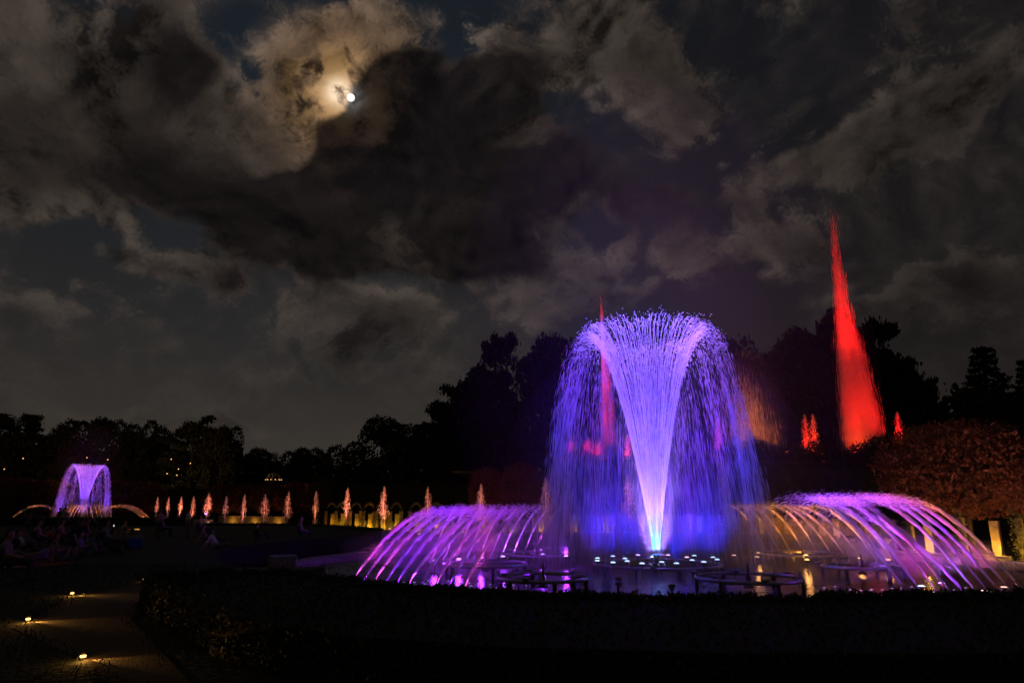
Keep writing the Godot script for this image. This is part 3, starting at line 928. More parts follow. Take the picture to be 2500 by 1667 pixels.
	for k in 10:
		var f := on_level(back_right[k][0], back_right[k][1], 0.5)
		arch_jet("arching_jet", "thin amber arching jet, %s from the left in the back right row" % NTH[k], f, POOL - f, slim_jet, amber, JET * 2.6, "back right row of amber jets", "jet_glow_amber", Color.BLACK, 4.4)

	# --- row of short upright jets along the canal
	var plume := []
	for k in 3:
		plume.append(short_jet_shape(k))
	var row := [[385, 1211, 158], [412, 1210, 150], [443, 1208, 142], [473, 1210, 133], [510, 1200, 118], [553, 1209, 112], [597, 1208, 108], [648, 1204, 103], [705, 1196, 98], [773, 1194, 92], [849, 1187, 86], [938, 1182, 80.5], [1045, 1184, 74], [1174, 1178, 66], [1332, 1168, 57], [1531, 1158, 56.5]]
	for k in row.size():
		var top := at_range(row[k][0], row[k][1], row[k][2])
		var o := thing("short_jet", "short upright pink-lit water jet, %s of sixteen in the long row from the far left" % NTH[k], "water jet", Vector3(top.x, top.y - 5.3, top.z), rng.randf() * TAU, "row of short upright jets")
		o.scale.y = rng.randf_range(0.97, 1.03)
		stuff(part("water_stream", plume[0 if k in [0, 1, 2, 5, 6, 9, 10] else 1 if k in [4, 7] else 2], M.water_drops, o))
		var nz := Shape.new()
		nz.lathe(Vector3(0, -0.3, 0), [[0.12, 0], [0.12, 0.2], [0.05, 0.3], [0.04, 0.36]], 8)
		part("nozzle", nz.mesh(), M.dark_metal, o)
		part("lamp_lens", lens_mesh, M.lamp_glow_pink, o, Vector3(0.6, 0.3, 0.6))
		spot(o, Vector3(0.6, 0.35, 0.6), Vector3(0.0, 4.6, 0.0), lin(1.0, 0.19, 0.10), 75.0, 24.0, 0.8)
		spot(o, Vector3(-0.7, 0.35, 0.5), Vector3(0.0, 4.8, 0.0), lin(1.0, 0.21, 0.12), 75.0, 24.0, 0.8)
	# the canal: water and pale edge
	var ca := Shape.new()
	var a0 := Vector3(-70, 0.0, -152)
	var a1 := Vector3(-2.0, 0.0, -62)
	var dd := (a1 - a0).normalized()
	var sd := Vector3(-dd.z, 0, dd.x)
	ca.quad(a0 - sd * 2.5, a1 - sd * 2.5, a1 + sd * 2.5, a0 + sd * 2.5)
	structure("canal_water", ca.mesh(), M.pool_water, Vector3(0, 0.02, 0))
	for q in [-1, 1]:
		var e := Shape.new()
		e.box(Vector3.ZERO, Vector3((a1 - a0).length(), 0.5, 0.6), Basis(Vector3.UP, -atan2(dd.z, dd.x)), 0.04)
		structure("canal_kerb", e.mesh(), M.pale_stone, (a0 + a1) / 2.0 + sd * q * 2.9 + Vector3(0, 0.2, 0))

	# --- jets round the far fountain
	var fj := jet_shape(1.5, 2.9, 0.0, 1.25, 0.045, 260, 0.075)
	var xs := [128, 149, 160, 168, 176, 184, 193, 203, 215, 226, 238, 248, 259, 272]
	for k in 14:
		var p := at_range(xs[k], 1262, 152.5 + 1.5 * sin(k * 2.3))
		p.y = 0.5
		var inward: float = 1.0 if xs[k] < 200 else -1.0
		var o := thing("far_jet", "small amber jet round the far violet fountain, %s of fourteen from the left" % NTH[k], "water jet", p, 0.0 if inward > 0 else PI, "small jets round the far fountain")
		stuff(part("water_stream", fj, M.water_drops, o))
		part("lamp_lens", lens_mesh, M.lamp_glow_warm, o, Vector3(-0.5, -0.2, 0.4))
		spot(o, Vector3(-0.6, -0.3, 0.5), Vector3(1.0, 3.0, 0), lin(1.0, 0.24, 0.02) if k % 3 else lin(1.0, 0.26, 0.10), 130.0, 45.0, 0.8)
	# the two arching fans beside it
	for q in [[25, 1.0, "left"], [365, -1.0, "right"]]:
		for k in 4:
			var p := at_range(q[0] + k * 5 * q[1] * (0 if q[1] > 0 else 1), 1262, 160.0 - k * 2.5)
			p.y = 0.4
			var m := jet_shape(6.2, 3.1 - 0.1 * k, 0.0, 1.7, 0.08, 420, 0.09)
			var o := thing("far_arch_jet", "%s of four streams in the low amber arch %s of the far fountain" % [NTH[k], q[2]], "water jet", p, 0.0 if q[1] > 0 else PI, "low arches beside the far fountain")
			stuff(part("water_stream", m, M.water_drops, o))
			part("lamp_lens", lens_mesh, M.lamp_glow_warm, o, Vector3(-1.0, -0.2, 0.3))
			spot(o, Vector3(-1.2, -0.2, 0.3), Vector3(3.6, 3.4, 0), lin(1.0, 0.17, 0.02) if k < 2 else lin(1.0, 0.22, 0.10), 110.0, 34.0, 0.8)

	# --- red plumes on the upper terrace
	red_plume("tall red water plume towering over the trees at right", at_range(2103, 1110, 88), 36.5, 2.45, 12000, [1.0, 0.008, 0.006], 2600.0, 0.04, 2)
	red_plume("thin tall red water plume behind the violet crown fountain", at_range(1487, 1120, 92), 23.0, 1.4, 4500, [1.0, 0.015, 0.03], 800.0, -0.3, 1)
	var small := [[1973, 1120, 1014, "left of a pair of small red jets before the tall red plume"], [1993, 1120, 1013, "right of a pair of small red jets, with an orange core"], [2098, 1120, 1023, "small orange-red jet inside the foot of the tall red plume"], [2200, 1090, 1006, "small red jet above the clipped autumn tree at right"],
		[1393, 1110, 1075, "leftmost small pink-red jet behind the falling violet water"], [1433, 1115, 1066, "second small pink-red jet behind the falling violet water"], [1463, 1115, 1078, "third small pink-red jet behind the falling violet water"], [1532, 1125, 1062, "broad small pink-red jet close beside the violet cone"], [1757, 1105, 1022, "thin salmon jet behind the right side of the violet curtain"]]
	for q in small:
		var p := at_range(q[0], q[1], 87.5)
		var top := at_range(q[0], q[2], 87.5)
		red_plume(q[3], p, top.y - p.y, 1.4, 800, [1.0, 0.05, 0.008] if q[0] in [1993, 2098] else [1.0, 0.008, 0.008], 170.0, 0.1, 0)
	red_plume("soft orange-brown water plume behind the right edge of the violet curtain", at_range(1835, 1105, 86), 10.5, 3.6, 1800, [1.0, 0.20, 0.03], 150.0, -0.1, 3)

func short_jet_shape(kind: int) -> Mesh:
	var s := Shape.new()
	var h := 5.3
	for k in 60:
		var y := rng.randf_range(0.0, 0.92)
		s.streak(Vector3(rng.randfn(0, 0.02), y * h, rng.randfn(0, 0.02)), Vector3(rng.randfn(0, 0.02), minf(y + 0.12, 0.99) * h, rng.randfn(0, 0.02)), 0.045)
	for k in 400:
		var a := TAU * rng.randf()
		if kind == 1:
			a = TAU * (rng.randi() % 7) / 7.0 + rng.randfn(0, 0.12)
		var r: float = [0.55, 0.95, 0.72][kind] * sqrt(rng.randf()) * rng.randf_range(0.6, 1.2)
		var t := rng.randf()
		var drop: float = [2.4, 2.2, 3.2][kind] * t * t
		var top := h * (1.0 - rng.randf_range(0.0, 0.12) * (2.0 if kind == 1 else 1.0))
		var p := Vector3(cos(a) * r * t, top - drop, sin(a) * r * t)
		var p2 := p + Vector3(cos(a) * r * 0.05, -0.12 - 0.28 * t, sin(a) * r * 0.05)
		s.streak(p, p2, rng.randf_range(0.012, 0.024))
	for k in 90:
		var y := pow(rng.randf(), 0.7) * h * 0.6
		var a := TAU * rng.randf()
		var r := absf(rng.randfn(0, 0.30))
		s.streak(Vector3(cos(a) * r, y, sin(a) * r), Vector3(cos(a) * r, maxf(y - 0.4, 0.0), sin(a) * r), 0.012)
	return s.mesh()

func red_plume(label: String, foot: Vector3, high: float, wide: float, count: int, c: Array, energy: float, drift: float, kind: int):
	var o := thing("red_plume" if kind != 3 else "orange_plume", label, "water plume", foot, 0.0, "")
	var s := Shape.new()
	for k in count:
		var y := 1.0 - pow(rng.randf(), 0.52) if kind else pow(rng.randf(), 0.8)          # share of the height
		var half := wide * (0.10 + 0.90 * (1.0 - y)) * (0.5 if kind == 0 else 1.0)
		if kind == 0:
			half = wide * 0.5 * sqrt(maxf(0.02, 1.0 - pow(y, 1.6)))
		var x := rng.randfn(0.0, 0.42)
		var z := rng.randfn(0.0, 0.42)
		if kind == 2:
			# several columns of different height, blown apart towards the right
			var col = [[-0.62, 0.10, 0.80], [-0.40, 0.16, 0.62], [-0.10, 0.15, 1.0], [-0.20, 0.10, 0.90], [0.46, 0.11, 0.70], [0.62, 0.16, 0.52], [0.10, 0.42, 0.45], [0.95, 0.22, 0.40]][rng.randi() % 8]
			y *= col[2]
			half = wide * (1.0 - 0.55 * y)
			x = col[0] * (1.0 - 0.75 * y) - 0.10 * y + rng.randfn(0.0, col[1])
			z = rng.randfn(0.0, 0.3)
		elif kind == 1:
			x = rng.randfn(-0.25, 0.10) if rng.randf() < 0.6 else rng.randfn(0.15, 0.35)
		elif kind == 3:
			half = wide * (0.95 - 0.45 * y)
		var len := rng.randf_range(0.03, 0.12) * high * (2.4 if kind == 3 else 1.0) * (1.0 - 0.6 * y)
		var lean := drift * y * wide
		var p := Vector3(x * half + lean, y * high, z * half)
		s.streak(p, p + Vector3(rng.randfn(0, 0.05) - 0.05 * len * x * half / maxf(wide, 0.1), len, 0), rng.randf_range(0.008, 0.018) * [1.2, 0.8, 0.6, 0.8][kind])
	stuff(part("water_stream", s.mesh(), M.water_drops, o))
	var nz := Shape.new()
	nz.lathe(Vector3(0, -0.8, 0), [[0.3, 0], [0.3, 0.5], [0.1, 0.8], [0.08, 1.0]], 10)
	part("nozzle", nz.mesh(), M.dark_metal, o)
	var tone := lin(c[0], c[1], c[2])
	for q in [-1, 1]:
		var at := Vector3(q * (0.8 + 0.5 * wide), -0.2, 1.0 + wide) if kind else Vector3(q * 0.8, -0.3, 0.3)
		part("lamp_lens", lens_mesh, M.lamp_glow_red, o, at + Vector3(0, -0.06, 0))
		spot(o, at, Vector3(q * 0.3 * wide, high * 0.5, 0), tone, energy * (0.12 if kind in [1, 2] else 0.5), 32.0, 0.95, 0.2)
		if kind in [1, 2]:
			var at2 := Vector3(q * (2.0 + wide), -0.2, 5.0 + wide)
			part("lamp_lens", lens_mesh, M.lamp_glow_red, o, at2 + Vector3(0, -0.06, 0))
			spot(o, at2, Vector3(0, high * 0.72, 0), tone, energy * 0.9, 15.0, 0.9, 0.2)
	if kind in [1, 2]:
		mist(o, "spray_mist", Vector3(0.0, high * 0.46, 0), Vector3(wide * 2.0, high * 0.92, wide * 2.0), 0.005 if kind == 2 else 0.008, RenderingServer.FOG_VOLUME_SHAPE_CONE)
	elif kind == 3:
		mist(o, "spray_mist", Vector3(0, high * 0.45, 0), Vector3(wide * 2.6, high * 1.6, wide * 2.6), 0.008)
		mist(o, "spray_mist", Vector3(0.5, high * 0.35, 0), Vector3(wide * 1.3, high * 1.1, wide * 1.3), 0.015)

const CONE := 500.0
const JET := 15.0

# ---------------------------------------------------------------- trees
func leaf_face(s: Shape, p: Vector3, size: float, toward: Vector3, slim := 0.42):
	var d := (toward + Vector3(rng.randfn(0, 0.7), rng.randfn(0, 0.7), rng.randfn(0, 0.7))).normalized() * size
	var q := d.cross(Vector3(rng.randfn(0, 1), rng.randfn(0, 1), rng.randfn(0, 1))).normalized() * size * slim
	s.quad(p - d * 0.4, p + q, p + d * 0.6, p - q)

# crowns stand on y = 0, are 1 high and about 0.5 in radius; they are scaled where they are used
func broad_crown(lobes: int, leaves: int, size: float) -> Mesh:
	var s := Shape.new()
	var list := []
	for k in lobes:
		var y := rng.randf_range(0.28, 0.92)
		var r := 0.44 * sqrt(maxf(0.05, 1.0 - pow((y - 0.5) / 0.55, 2.0)))
		var a := TAU * (k * 0.382 + rng.randf() * 0.1)
		var rad := rng.randf_range(0.10, 0.19)
		list.append([Vector3(cos(a) * (r - rad * 0.5), y, sin(a) * (r - rad * 0.5)), rad])
	list.append([Vector3(0, 0.84, 0), 0.16])
	list.append([Vector3(0, 0.5, 0), 0.26])
	for k in leaves:
		var l = list[rng.randi() % list.size()]
		var d := Vector3(rng.randfn(0, 1), rng.randfn(0, 1) + 0.25, rng.randfn(0, 1)).normalized()
		var rr: float = l[1] * (1.0 + rng.randfn(-0.05, 0.10))
		leaf_face(s, l[0] + d * rr * Vector3(1, 0.85, 1), size * rng.randf_range(0.6, 1.3), d)
	return s.mesh()

func pine_crown(leaves: int) -> Mesh:      # loose tiers of upturned tufts, flat ragged top
	var s := Shape.new()
	for k in 46:
		var y := 0.22 + 0.76 * pow(rng.randf(), 0.85)
		var reach := 0.50 * (1.05 - 0.55 * pow(y, 2.4)) * rng.randf_range(0.55, 1.05)
		var a := TAU * (k * 0.382)
		var tip := Vector3(cos(a) * reach, y + rng.randf_range(-0.02, 0.07), sin(a) * reach)
		var root := Vector3(0, y - 0.04, 0)
		for q in leaves / 46:
			var u := 0.35 + 0.65 * sqrt(rng.randf())
			var p := root.lerp(tip, u) + Vector3(rng.randfn(0, 0.035), rng.randfn(0.0, 0.014), rng.randfn(0, 0.035))
			leaf_face(s, p, rng.randf_range(0.02, 0.042), Vector3(cos(a) * 0.7, 1.3, sin(a) * 0.7), 0.3)
	return s.mesh()

func spruce_crown(leaves: int) -> Mesh:    # narrow cone of long drooping boughs with gaps between
	var s := Shape.new()
	var tiers := 26
	for k in tiers:
		var y := 0.08 + 0.90 * k / tiers
		var reach := 0.5 * pow(1.0 - y, 0.62) * rng.randf_range(0.85, 1.1)
		for b in 9:
			var a := TAU * (b + rng.randf()) / 9.0
			var len := reach * rng.randf_range(0.7, 1.1)
			for q in leaves / (tiers * 9):
				var u := sqrt(rng.randf())
				var p := Vector3(cos(a) * len * u, y + 0.01 - 0.05 * u + 0.035 * u * u * u, sin(a) * len * u) + Vector3(rng.randfn(0, 0.010), rng.randfn(-0.004, 0.006), rng.randfn(0, 0.010))
				leaf_face(s, p, rng.randf_range(0.014, 0.03), Vector3(cos(a), -0.2, sin(a)) * 1.6, 0.3)
	return s.mesh()

func trunk_mesh(high: float, limbs: int) -> Mesh:
	var s := Shape.new()
	s.tube([Vector3.ZERO, Vector3(0.006, high * 0.3, 0), Vector3(-0.004, high * 0.7, 0.004), Vector3(0, high, 0)], [0.030, 0.022, 0.014, 0.004], 8)
	for k in limbs:
		var a := TAU * k * 0.382
		var y := high * (0.3 + 0.5 * k / limbs)
		s.tube([Vector3(0, y, 0), Vector3(cos(a) * 0.14, y + 0.09, sin(a) * 0.14), Vector3(cos(a) * 0.32, y + 0.15, sin(a) * 0.32)], [0.011, 0.007, 0.002], 5)
	return s.mesh(true)

# clipped trees with autumn leaves: a broad flattened cushion, 1 high, 1 in radius
func cushion_crown(leaves: int, size: float) -> Mesh:
	var s := Shape.new()
	var n := FastNoiseLite.new()
	n.seed = rng.randi() % 1000
	n.frequency = 2.2
	n.fractal_octaves = 3
	for k in leaves:
		var d := Vector3(rng.randfn(0, 1), rng.randfn(0, 1), rng.randfn(0, 1)).normalized()
		var q := 1.0 / pow(pow(absf(d.x), 2.15) + pow(absf(d.y), 2.15) + pow(absf(d.z), 2.15), 1.0 / 2.15)
		q = lerpf(1.0, q, 0.7)
		var bump := n.get_noise_3dv(d * 1.6)
		var p := d * q * (0.93 + 0.22 * bump - absf(rng.randfn(0, 0.06)))
		if rng.randf() < 0.12:
			p = d * q * (1.0 + absf(rng.randfn(0, 0.035)))
		if bump < -0.24 and rng.randf() < 0.75:
			p *= 0.8
		p.y = p.y * 0.5 + 0.5
		leaf_face(s, p, size * rng.randf_range(0.6, 1.4), d + Vector3(0, -0.4, 0), 0.45)
		var t := rng.randf()
		var col := Color(1, 1, 1).lerp(Color(1.5, 1.1, 0.6), t * t) if rng.randf() < 0.8 else Color(0.55, 0.75, 0.45)
		col = col * rng.randf_range(0.55, 1.25)
		col.a = 1.0
		for e in 4:
			s.c.append(col)
	return s.mesh()

func tree(called: String, label: String, px: float, top: float, half: float, far: float, crown: Mesh, trunk: Mesh, leaf: Material, group: String, base := -0.1):
	var t := at_range(px, top, far)
	var high := t.y - base
	var d := look(px, top)
	var wide := 2.0 * half / LENS * (far / -d.z) * (1.2 if called == "pine_tree" else 1.0)
	var o := thing(called, label, "tree", Vector3(t.x, base, t.z), rng.randf() * TAU, group)
	var c := part("crown", crown, leaf, o)
	c.scale = Vector3(wide, high, wide)
	stuff(c)
	var k := part("trunk", trunk, M.bark, o)
	k.scale = Vector3(high, high, high)

func build_trees():
	var broad := [broad_crown(17, 8000, 0.034), broad_crown(13, 7000, 0.036), broad_crown(22, 9000, 0.030)]
	var pines := [pine_crown(15000), pine_crown(15000)]
	var spruce := spruce_crown(14000)
	var trunks := [trunk_mesh(0.8, 7), trunk_mesh(0.95, 0)]
	# bearing px, top px, half width px, distance, kind, label
	var list := [
		[-25, 1035, 75, 226, "b2", "dark tree at the far left edge of the picture"],
		[50, 1018, 72, 230, "p0", "dark ragged pine at far left, left of the small far fountain"],
		[118, 1070, 40, 232, "b1", "low dark tree in the dip above the small far fountain's left side"],
		[200, 1022, 62, 232, "b0", "dark round tree rising directly behind the small far fountain"],
		[292, 1021, 62, 229, "b2", "dark broad tree right of the small far fountain"],
		[372, 1022, 55, 233, "b1", "dark tree with a knobbly top, left of the lights among the trees"],
		[478, 1017, 68, 228, "p1", "dark pine with an open ragged top above the lights among the trees"],
		[548, 1036, 48, 225, "b0", "dark dome-shaped tree at the right end of the left tree group"],
		[603, 1105, 34, 258, "b1", "low dark tree left of the gap of sky above the lit dome"],
		[646, 1094, 45, 255, "b2", "low round dark tree directly above the lit dome"],
		[742, 1090, 55, 250, "b0", "low dark tree right of the lit dome"],
		[806, 1088, 16, 252, "s", "tiny dark spire of a conifer on the low middle skyline"],
		[868, 1075, 76, 232, "b1", "dark tree right of the tiny spire on the low middle skyline"],
		[958, 1020, 88, 205, "b2", "dark tree with a fine twiggy top, left of the big pine group"],
		[1045, 1026, 80, 200, "b0", "dark tree between the twiggy tree and the big pine group"],
		[1125, 940, 84, 132, "p1", "dark pine with drooping layered boughs at the left of the big group"],
		[1170, 888, 104, 128, "b1", "dark tree under the tall pine's left side"],
		[1211, 822, 62, 126, "p0", "tall dark pine whose tuft tops the big group left of the fountain"],
		[1300, 856, 118, 124, "b0", "dark broad tree between the tall pine and the violet curtain"],
		[1392, 822, 120, 122, "b2", "dark tree behind the violet curtain's left shoulder"],
		[1500, 860, 125, 124, "b1", "dark tree behind the middle of the violet fountain"],
		[1640, 850, 120, 123, "b0", "dark tree behind the violet cone's right side"],
		[1758, 812, 96, 120, "b2", "dark tree behind the violet curtain's right shoulder"],
		[1856, 868, 96, 117, "b0", "dark tree behind the orange-brown plume"],
		[1990, 756, 104, 114, "p1", "huge dark pine left of the tall red plume"],
		[2120, 800, 84, 112, "p0", "dark pine with drooping boughs right of the tall red plume"],
		[2188, 900, 80, 111, "p1", "dark lower pine sloping down to the right of the red plume"],
		[1950, 812, 112, 116, "b2", "dark broad tree filling in behind the huge pine, left of the tall red plume"],
		[2085, 850, 120, 116, "b0", "dark broad tree directly behind the tall red plume"],
		[2280, 985, 80, 120, "b1", "low dark tree in the gap between the red plume and the spruces"],
		[2392, 826, 98, 108, "s", "tall dark spruce with ragged boughs at right"],
		[2500, 858, 78, 100, "s", "dark spruce cut by the right edge of the picture"],
		[2440, 950, 100, 98, "b2", "dark tree behind the clipped autumn trees at right"]]
	for q in list:
		var kind: String = q[4]
		var crown: Mesh = spruce if kind == "s" else pines[int(kind[1])] if kind[0] == "p" else broad[int(kind[1])]
		tree("spruce_tree" if kind == "s" else "pine_tree" if kind[0] == "p" else "broad_tree", q[5], q[0], q[1], q[2], q[3], crown, trunks[0] if kind[0] == "b" else trunks[1], M.tree_leaf if kind[0] == "b" else M.needle_leaf, "dark trees on the skyline")
	# undergrowth that closes the view under the crowns
	var u := Shape.new()
	for k in 26000:
		var px := rng.randf_range(-100, 2600)
		var far := 236.0 if px < 590 else lerpf(262.0, 136.0, smoothstep(600.0, 1100.0, px))
		var low := 1262.0
		var top := 1085.0 if px < 590 else lerpf(1125.0, 950.0, smoothstep(900.0, 1150.0, px))
		top += 18.0 * sin(px * 0.031) + 9.0 * sin(px * 0.11)
		var p := at_range(px, lerpf(top, low, rng.randf()), far * rng.randf_range(0.99, 1.06))
		leaf_face(u, p, rng.randf_range(1.2, 2.4) * far / 180.0, Vector3(0, 0.4, 1), 0.5)
	var wood := part(numbered("woodland"), u.mesh(), M.tree_leaf, self)
	stuff(wood)
	wood.set_meta("label", "dark far-off wood under the skyline trees")

func clipped_tree(label: String, px: float, top: float, low: float, half: float, far: float, crown: Mesh, group: String):
	var t := at_range(px, top, far)
	var b := at_range(px, low, far)
	var r := 0.86 * half / LENS * (far / -look(px, top).z)
	var o := thing("clipped_tree", label, "tree", Vector3(t.x, -0.1, t.z), rng.randf() * TAU, group)
	var c := part("crown", crown, M.autumn_leaf, o, Vector3(0, b.y + 0.1, 0))
	c.scale = Vector3(r, t.y - b.y, r)
	stuff(c)
	var s := Shape.new()
	var h := b.y + 0.1 + (t.y - b.y) * 0.5
	s.tube([Vector3.ZERO, Vector3(0.03, h * 0.4, 0.02), Vector3(-0.02, h, 0)], [0.20, 0.15, 0.08], 8)
	for k in 6:
		var a := TAU * k / 6.0
		s.tube([Vector3(0, h * 0.45, 0), Vector3(cos(a) * r * 0.3, h * 0.7, sin(a) * r * 0.3), Vector3(cos(a) * r * 0.7, h * 0.95, sin(a) * r * 0.7)], [0.07, 0.05, 0.02], 5)
	part("trunk", s.mesh(true), M.bark, o)

# ---------------------------------------------------------------- terrace, garden walls, arches
func build_background():
	build_trees()
	# upper terrace that carries the red plumes
	var a := at_range(1250, 1140, 82)
	var b := at_range(2800, 1140, 82)
	var wall := thing("terrace_wall", "dark terrace wall below the red plumes", "retaining wall", Vector3((a.x + b.x) / 2.0, -0.1, -84.0))
	var top := 7.4
	for k in 14:
		var ws := Shape.new()
		var len := (b.x - a.x) / 14.0
		ws.box(Vector3(a.x + len * (k + 0.5) - wall.position.x, top / 2.0, 0), Vector3(len - 0.25, top, 4.0))
		part("wall_panel", ws.mesh(), M.dark_stone, wall)
		var bs := Shape.new()
		bs.box(Vector3(a.x + len * k - wall.position.x, top / 2.0 + 0.15, 0.2), Vector3(0.7, top + 0.3, 4.1), Basis.IDENTITY, 0.06)
		part("buttress", bs.mesh(), M.dark_stone, wall)
	var up := PlaneMesh.new()
	up.size = Vector2(90, 46)
	structure("terrace_ground", up, M.garden_ground, Vector3((a.x + b.x) / 2.0, top - 0.05, -108.0))
	# balustrades seen against the red water
	for q in [[1925, 2030, "dark balustrade before the pair of small red jets"], [2030, 2200, "dark balustrade at the foot of the tall red plume"], [1700, 1925, "dark balustrade behind the right side of the violet curtain"], [1360, 1560, "dark balustrade behind the violet cone"]]:
		var p := at_range(q[0], 1138, 82.4)
		var e := at_range(q[1], 1138, 82.4)
		var o := thing("balustrade", q[2], "balustrade", Vector3(p.x, top - 0.1, -82.4), 0.0, "terrace balustrades")
		var len := e.x - p.x - 0.1
		var r := Shape.new()
		r.box(Vector3(len / 2.0, 0.98, 0), Vector3(len, 0.16, 0.34), Basis.IDENTITY, 0.03)
		part("hand_rail", r.mesh(), M.dark_stone, o)
		var f := Shape.new()
		f.box(Vector3(len / 2.0, 0.08, 0), Vector3(len, 0.16, 0.36))
		part("foot_rail", f.mesh(), M.dark_stone, o)
		var bal := Shape.new()
		bal.lathe(Vector3.ZERO, [[0.09, 0.16], [0.09, 0.24], [0.05, 0.32], [0.11, 0.5], [0.06, 0.72], [0.08, 0.82], [0.08, 0.9]], 8)
		var bm := bal.mesh(true)
		for k in int(len / 0.36):
			part("baluster", bm, M.dark_stone, o, Vector3(0.25 + k * 0.36, 0, 0))
	# dark bushes along the terrace edge, with twigs against the red
	var bush := Shape.new()
	for k in 2600:
		var d := Vector3(rng.randfn(0, 1), rng.randfn(0, 1), rng.randfn(0, 1)).normalized()
		leaf_face(bush, Vector3(0, 0.5, 0) + d * Vector3(0.5, 0.5, 0.5) * pow(rng.randf(), 0.35) * (1.0 + rng.randfn(0, 0.08)), rng.randf_range(0.03, 0.07), d)
	for k in 60:
		var d := Vector3(rng.randfn(0, 1), absf(rng.randfn(0, 1)), rng.randfn(0, 1)).normalized()
		bush.tube([Vector3(0, 0.2, 0), Vector3(0, 0.5, 0) + d * 0.3, Vector3(0, 0.5, 0) + d * 0.62], [0.01, 0.006, 0.002], 4)
	var bmesh := bush.mesh()
	var bushes := [[1955, 1085, 20, "small dark bush left of the pair of small red jets"], [1990, 1075, 26, "dark twiggy bush in front of the pair of small red jets"], [2052, 1105, 32, "dark bush left of the foot of the tall red plume"], [2098, 1080, 36, "dark twiggy bush before the foot of the tall red plume"], [2142, 1062, 38, "dark bush right of the foot of the tall red plume"], [2190, 1075, 40, "dark bush under the small red jet at right"], [1842, 1070, 34, "twiggy bush lit amber from behind at the right edge of the violet curtain"], [1775, 1082, 36, "dark bush behind the right side of the violet curtain"], [1905, 1110, 30, "dark bush between the orange plume and the small red jets"], [1330, 1095, 40, "dark bush behind the left edge of the violet curtain"], [1420, 1100, 44, "dark bush behind the left part of the violet curtain"]]
	for q in bushes:
		var p := at_range(q[0], q[1], 83.0)
		var o := thing("terrace_bush", q[3], "bush", Vector3(p.x, top - 0.1, -83.0), rng.randf() * TAU, "dark bushes on the terrace")
		var r: float = q[2] / 1690.0 * 83.0
		var c := part("foliage", bmesh, M.tree_leaf, o)
		c.scale = Vector3(r * 2.0, maxf(p.y - top + 0.1, 1.2), r * 2.0)
		stuff(c)

	# clipped autumn trees
	var cush := [cushion_crown(15000, 0.040), cushion_crown(9000, 0.05), cushion_crown(9000, 0.05)]
	clipped_tree("large clipped tree with red-brown autumn leaves at right behind the long jets", 2330, 1030, 1262, 178, 46, cush[0], "clipped autumn trees")
	clipped_tree("red-brown clipped tree at the right edge with a dark trunk before lit walls", 2545, 1092, 1268, 100, 42, cush[0], "clipped autumn trees")
	var dim := [[40, 1168, 70, 190], [125, 1172, 66, 192], [290, 1172, 60, 186], [350, 1176, 56, 180], [545, 1182, 48, 124], [602, 1181, 46, 121], [658, 1178, 46, 118], [716, 1176, 48, 115], [770, 1178, 44, 112], [1188, 1140, 50, 79], [1272, 1130, 58, 76]]
	for k in dim.size():
		clipped_tree("dim red-brown clipped tree, %s of eleven from the left behind the short jets" % NTH[k], dim[k][0], dim[k][1], 1252, dim[k][2], dim[k][3], cush[1 + k % 2], "dim clipped trees behind the short jets")
	# lamps that light the leaves
	var fl := [[Vector3(25.2, 0.75, -34.0), Vector3(27.5, 6.0, -46.0), lin(1.0, 0.44, 0.32), 46.0, "flood lamp on the right rim shining into the clipped tree"], [Vector3(-26, 0.4, -98), Vector3(-33, 5, -117), lin(1.0, 0.32, 0.16), 60.0, "flood lamp shining into the dim clipped trees"], [Vector3(-3.5, 0.6, -66), Vector3(-1.0, 5, -78), lin(1.0, 0.26, 0.14), 16.0, "flood lamp shining into the clipped trees left of the violet curtain"], [Vector3(-62, 0.4, -140), Vector3(-80, 5, -168), lin(1.0, 0.30, 0.14), 60.0, "flood lamp shining into the clipped trees at far left"]]
	for q in fl:
		var o := thing("flood_lamp", q[4], "lamp", q[0], 0.0, "flood lamps")
		var s := Shape.new()
		s.lathe(Vector3(0, -0.1, 0), [[0.03, -0.5], [0.05, -0.2], [0.10, -0.06], [0.11, 0.0], [0.09, -0.01], [0.0, -0.02]], 12)
		part("lamp_head", s.mesh(), M.dark_metal, o)
		part("lamp_lens", small_lens, M.lamp_glow_dim, o, Vector3(0, -0.09, 0))
		spot(o, Vector3.ZERO, q[1] - q[0], q[2], q[3], 42.0, 0.9, 0.15)

	for q in [[-60, 560, 225.0, 190.0, 1196, "tall dark hedge behind the far fountain and the first short jets"], [540, 900, 128.0, 112.0, 1184, "tall dark hedge behind the short jets, left of the arches"], [860, 1330, 112.0, 90.0, 1178, "tall flat-topped dark hedge behind the stone arches"]]:
		var h0 := at_range(q[0], q[4], q[2])
		var h1 := at_range(q[1], q[4], q[3])
		var y: float = (h0.y + h1.y) / 2.0 + 0.1
		far_hedge("tall_hedge", Vector3(h0.x, -0.1, h0.z), Vector3(h1.x, -0.1, h1.z), y, 2.0, q[5])
	# --- the arches and shrubs behind the short jets
	var pillar := Shape.new()
	pillar.box(Vector3(0, 1.25, 0), Vector3(0.42, 2.5, 0.42), Basis.IDENTITY, 0.02)
	pillar.box(Vector3(0, 2.58, 0), Vector3(0.54, 0.14, 0.54), Basis.IDENTITY, 0.03)
	var pm := pillar.mesh()
	var ring := Shape.new()
	var path := []
	for k in 13:
		path.append(Vector3(cos(PI * k / 12) * 0.72, 2.64 + sin(PI * k / 12) * 1.05, 0))
	ring.tube(path, [0.17], 8)
	var rm := ring.mesh(true)
	var panel := Shape.new()
	panel.box(Vector3(0.35, 1.15, -0.5), Vector3(0.7, 2.3, 0.2))
	var pnl := panel.mesh()
	var shrub := Shape.new()
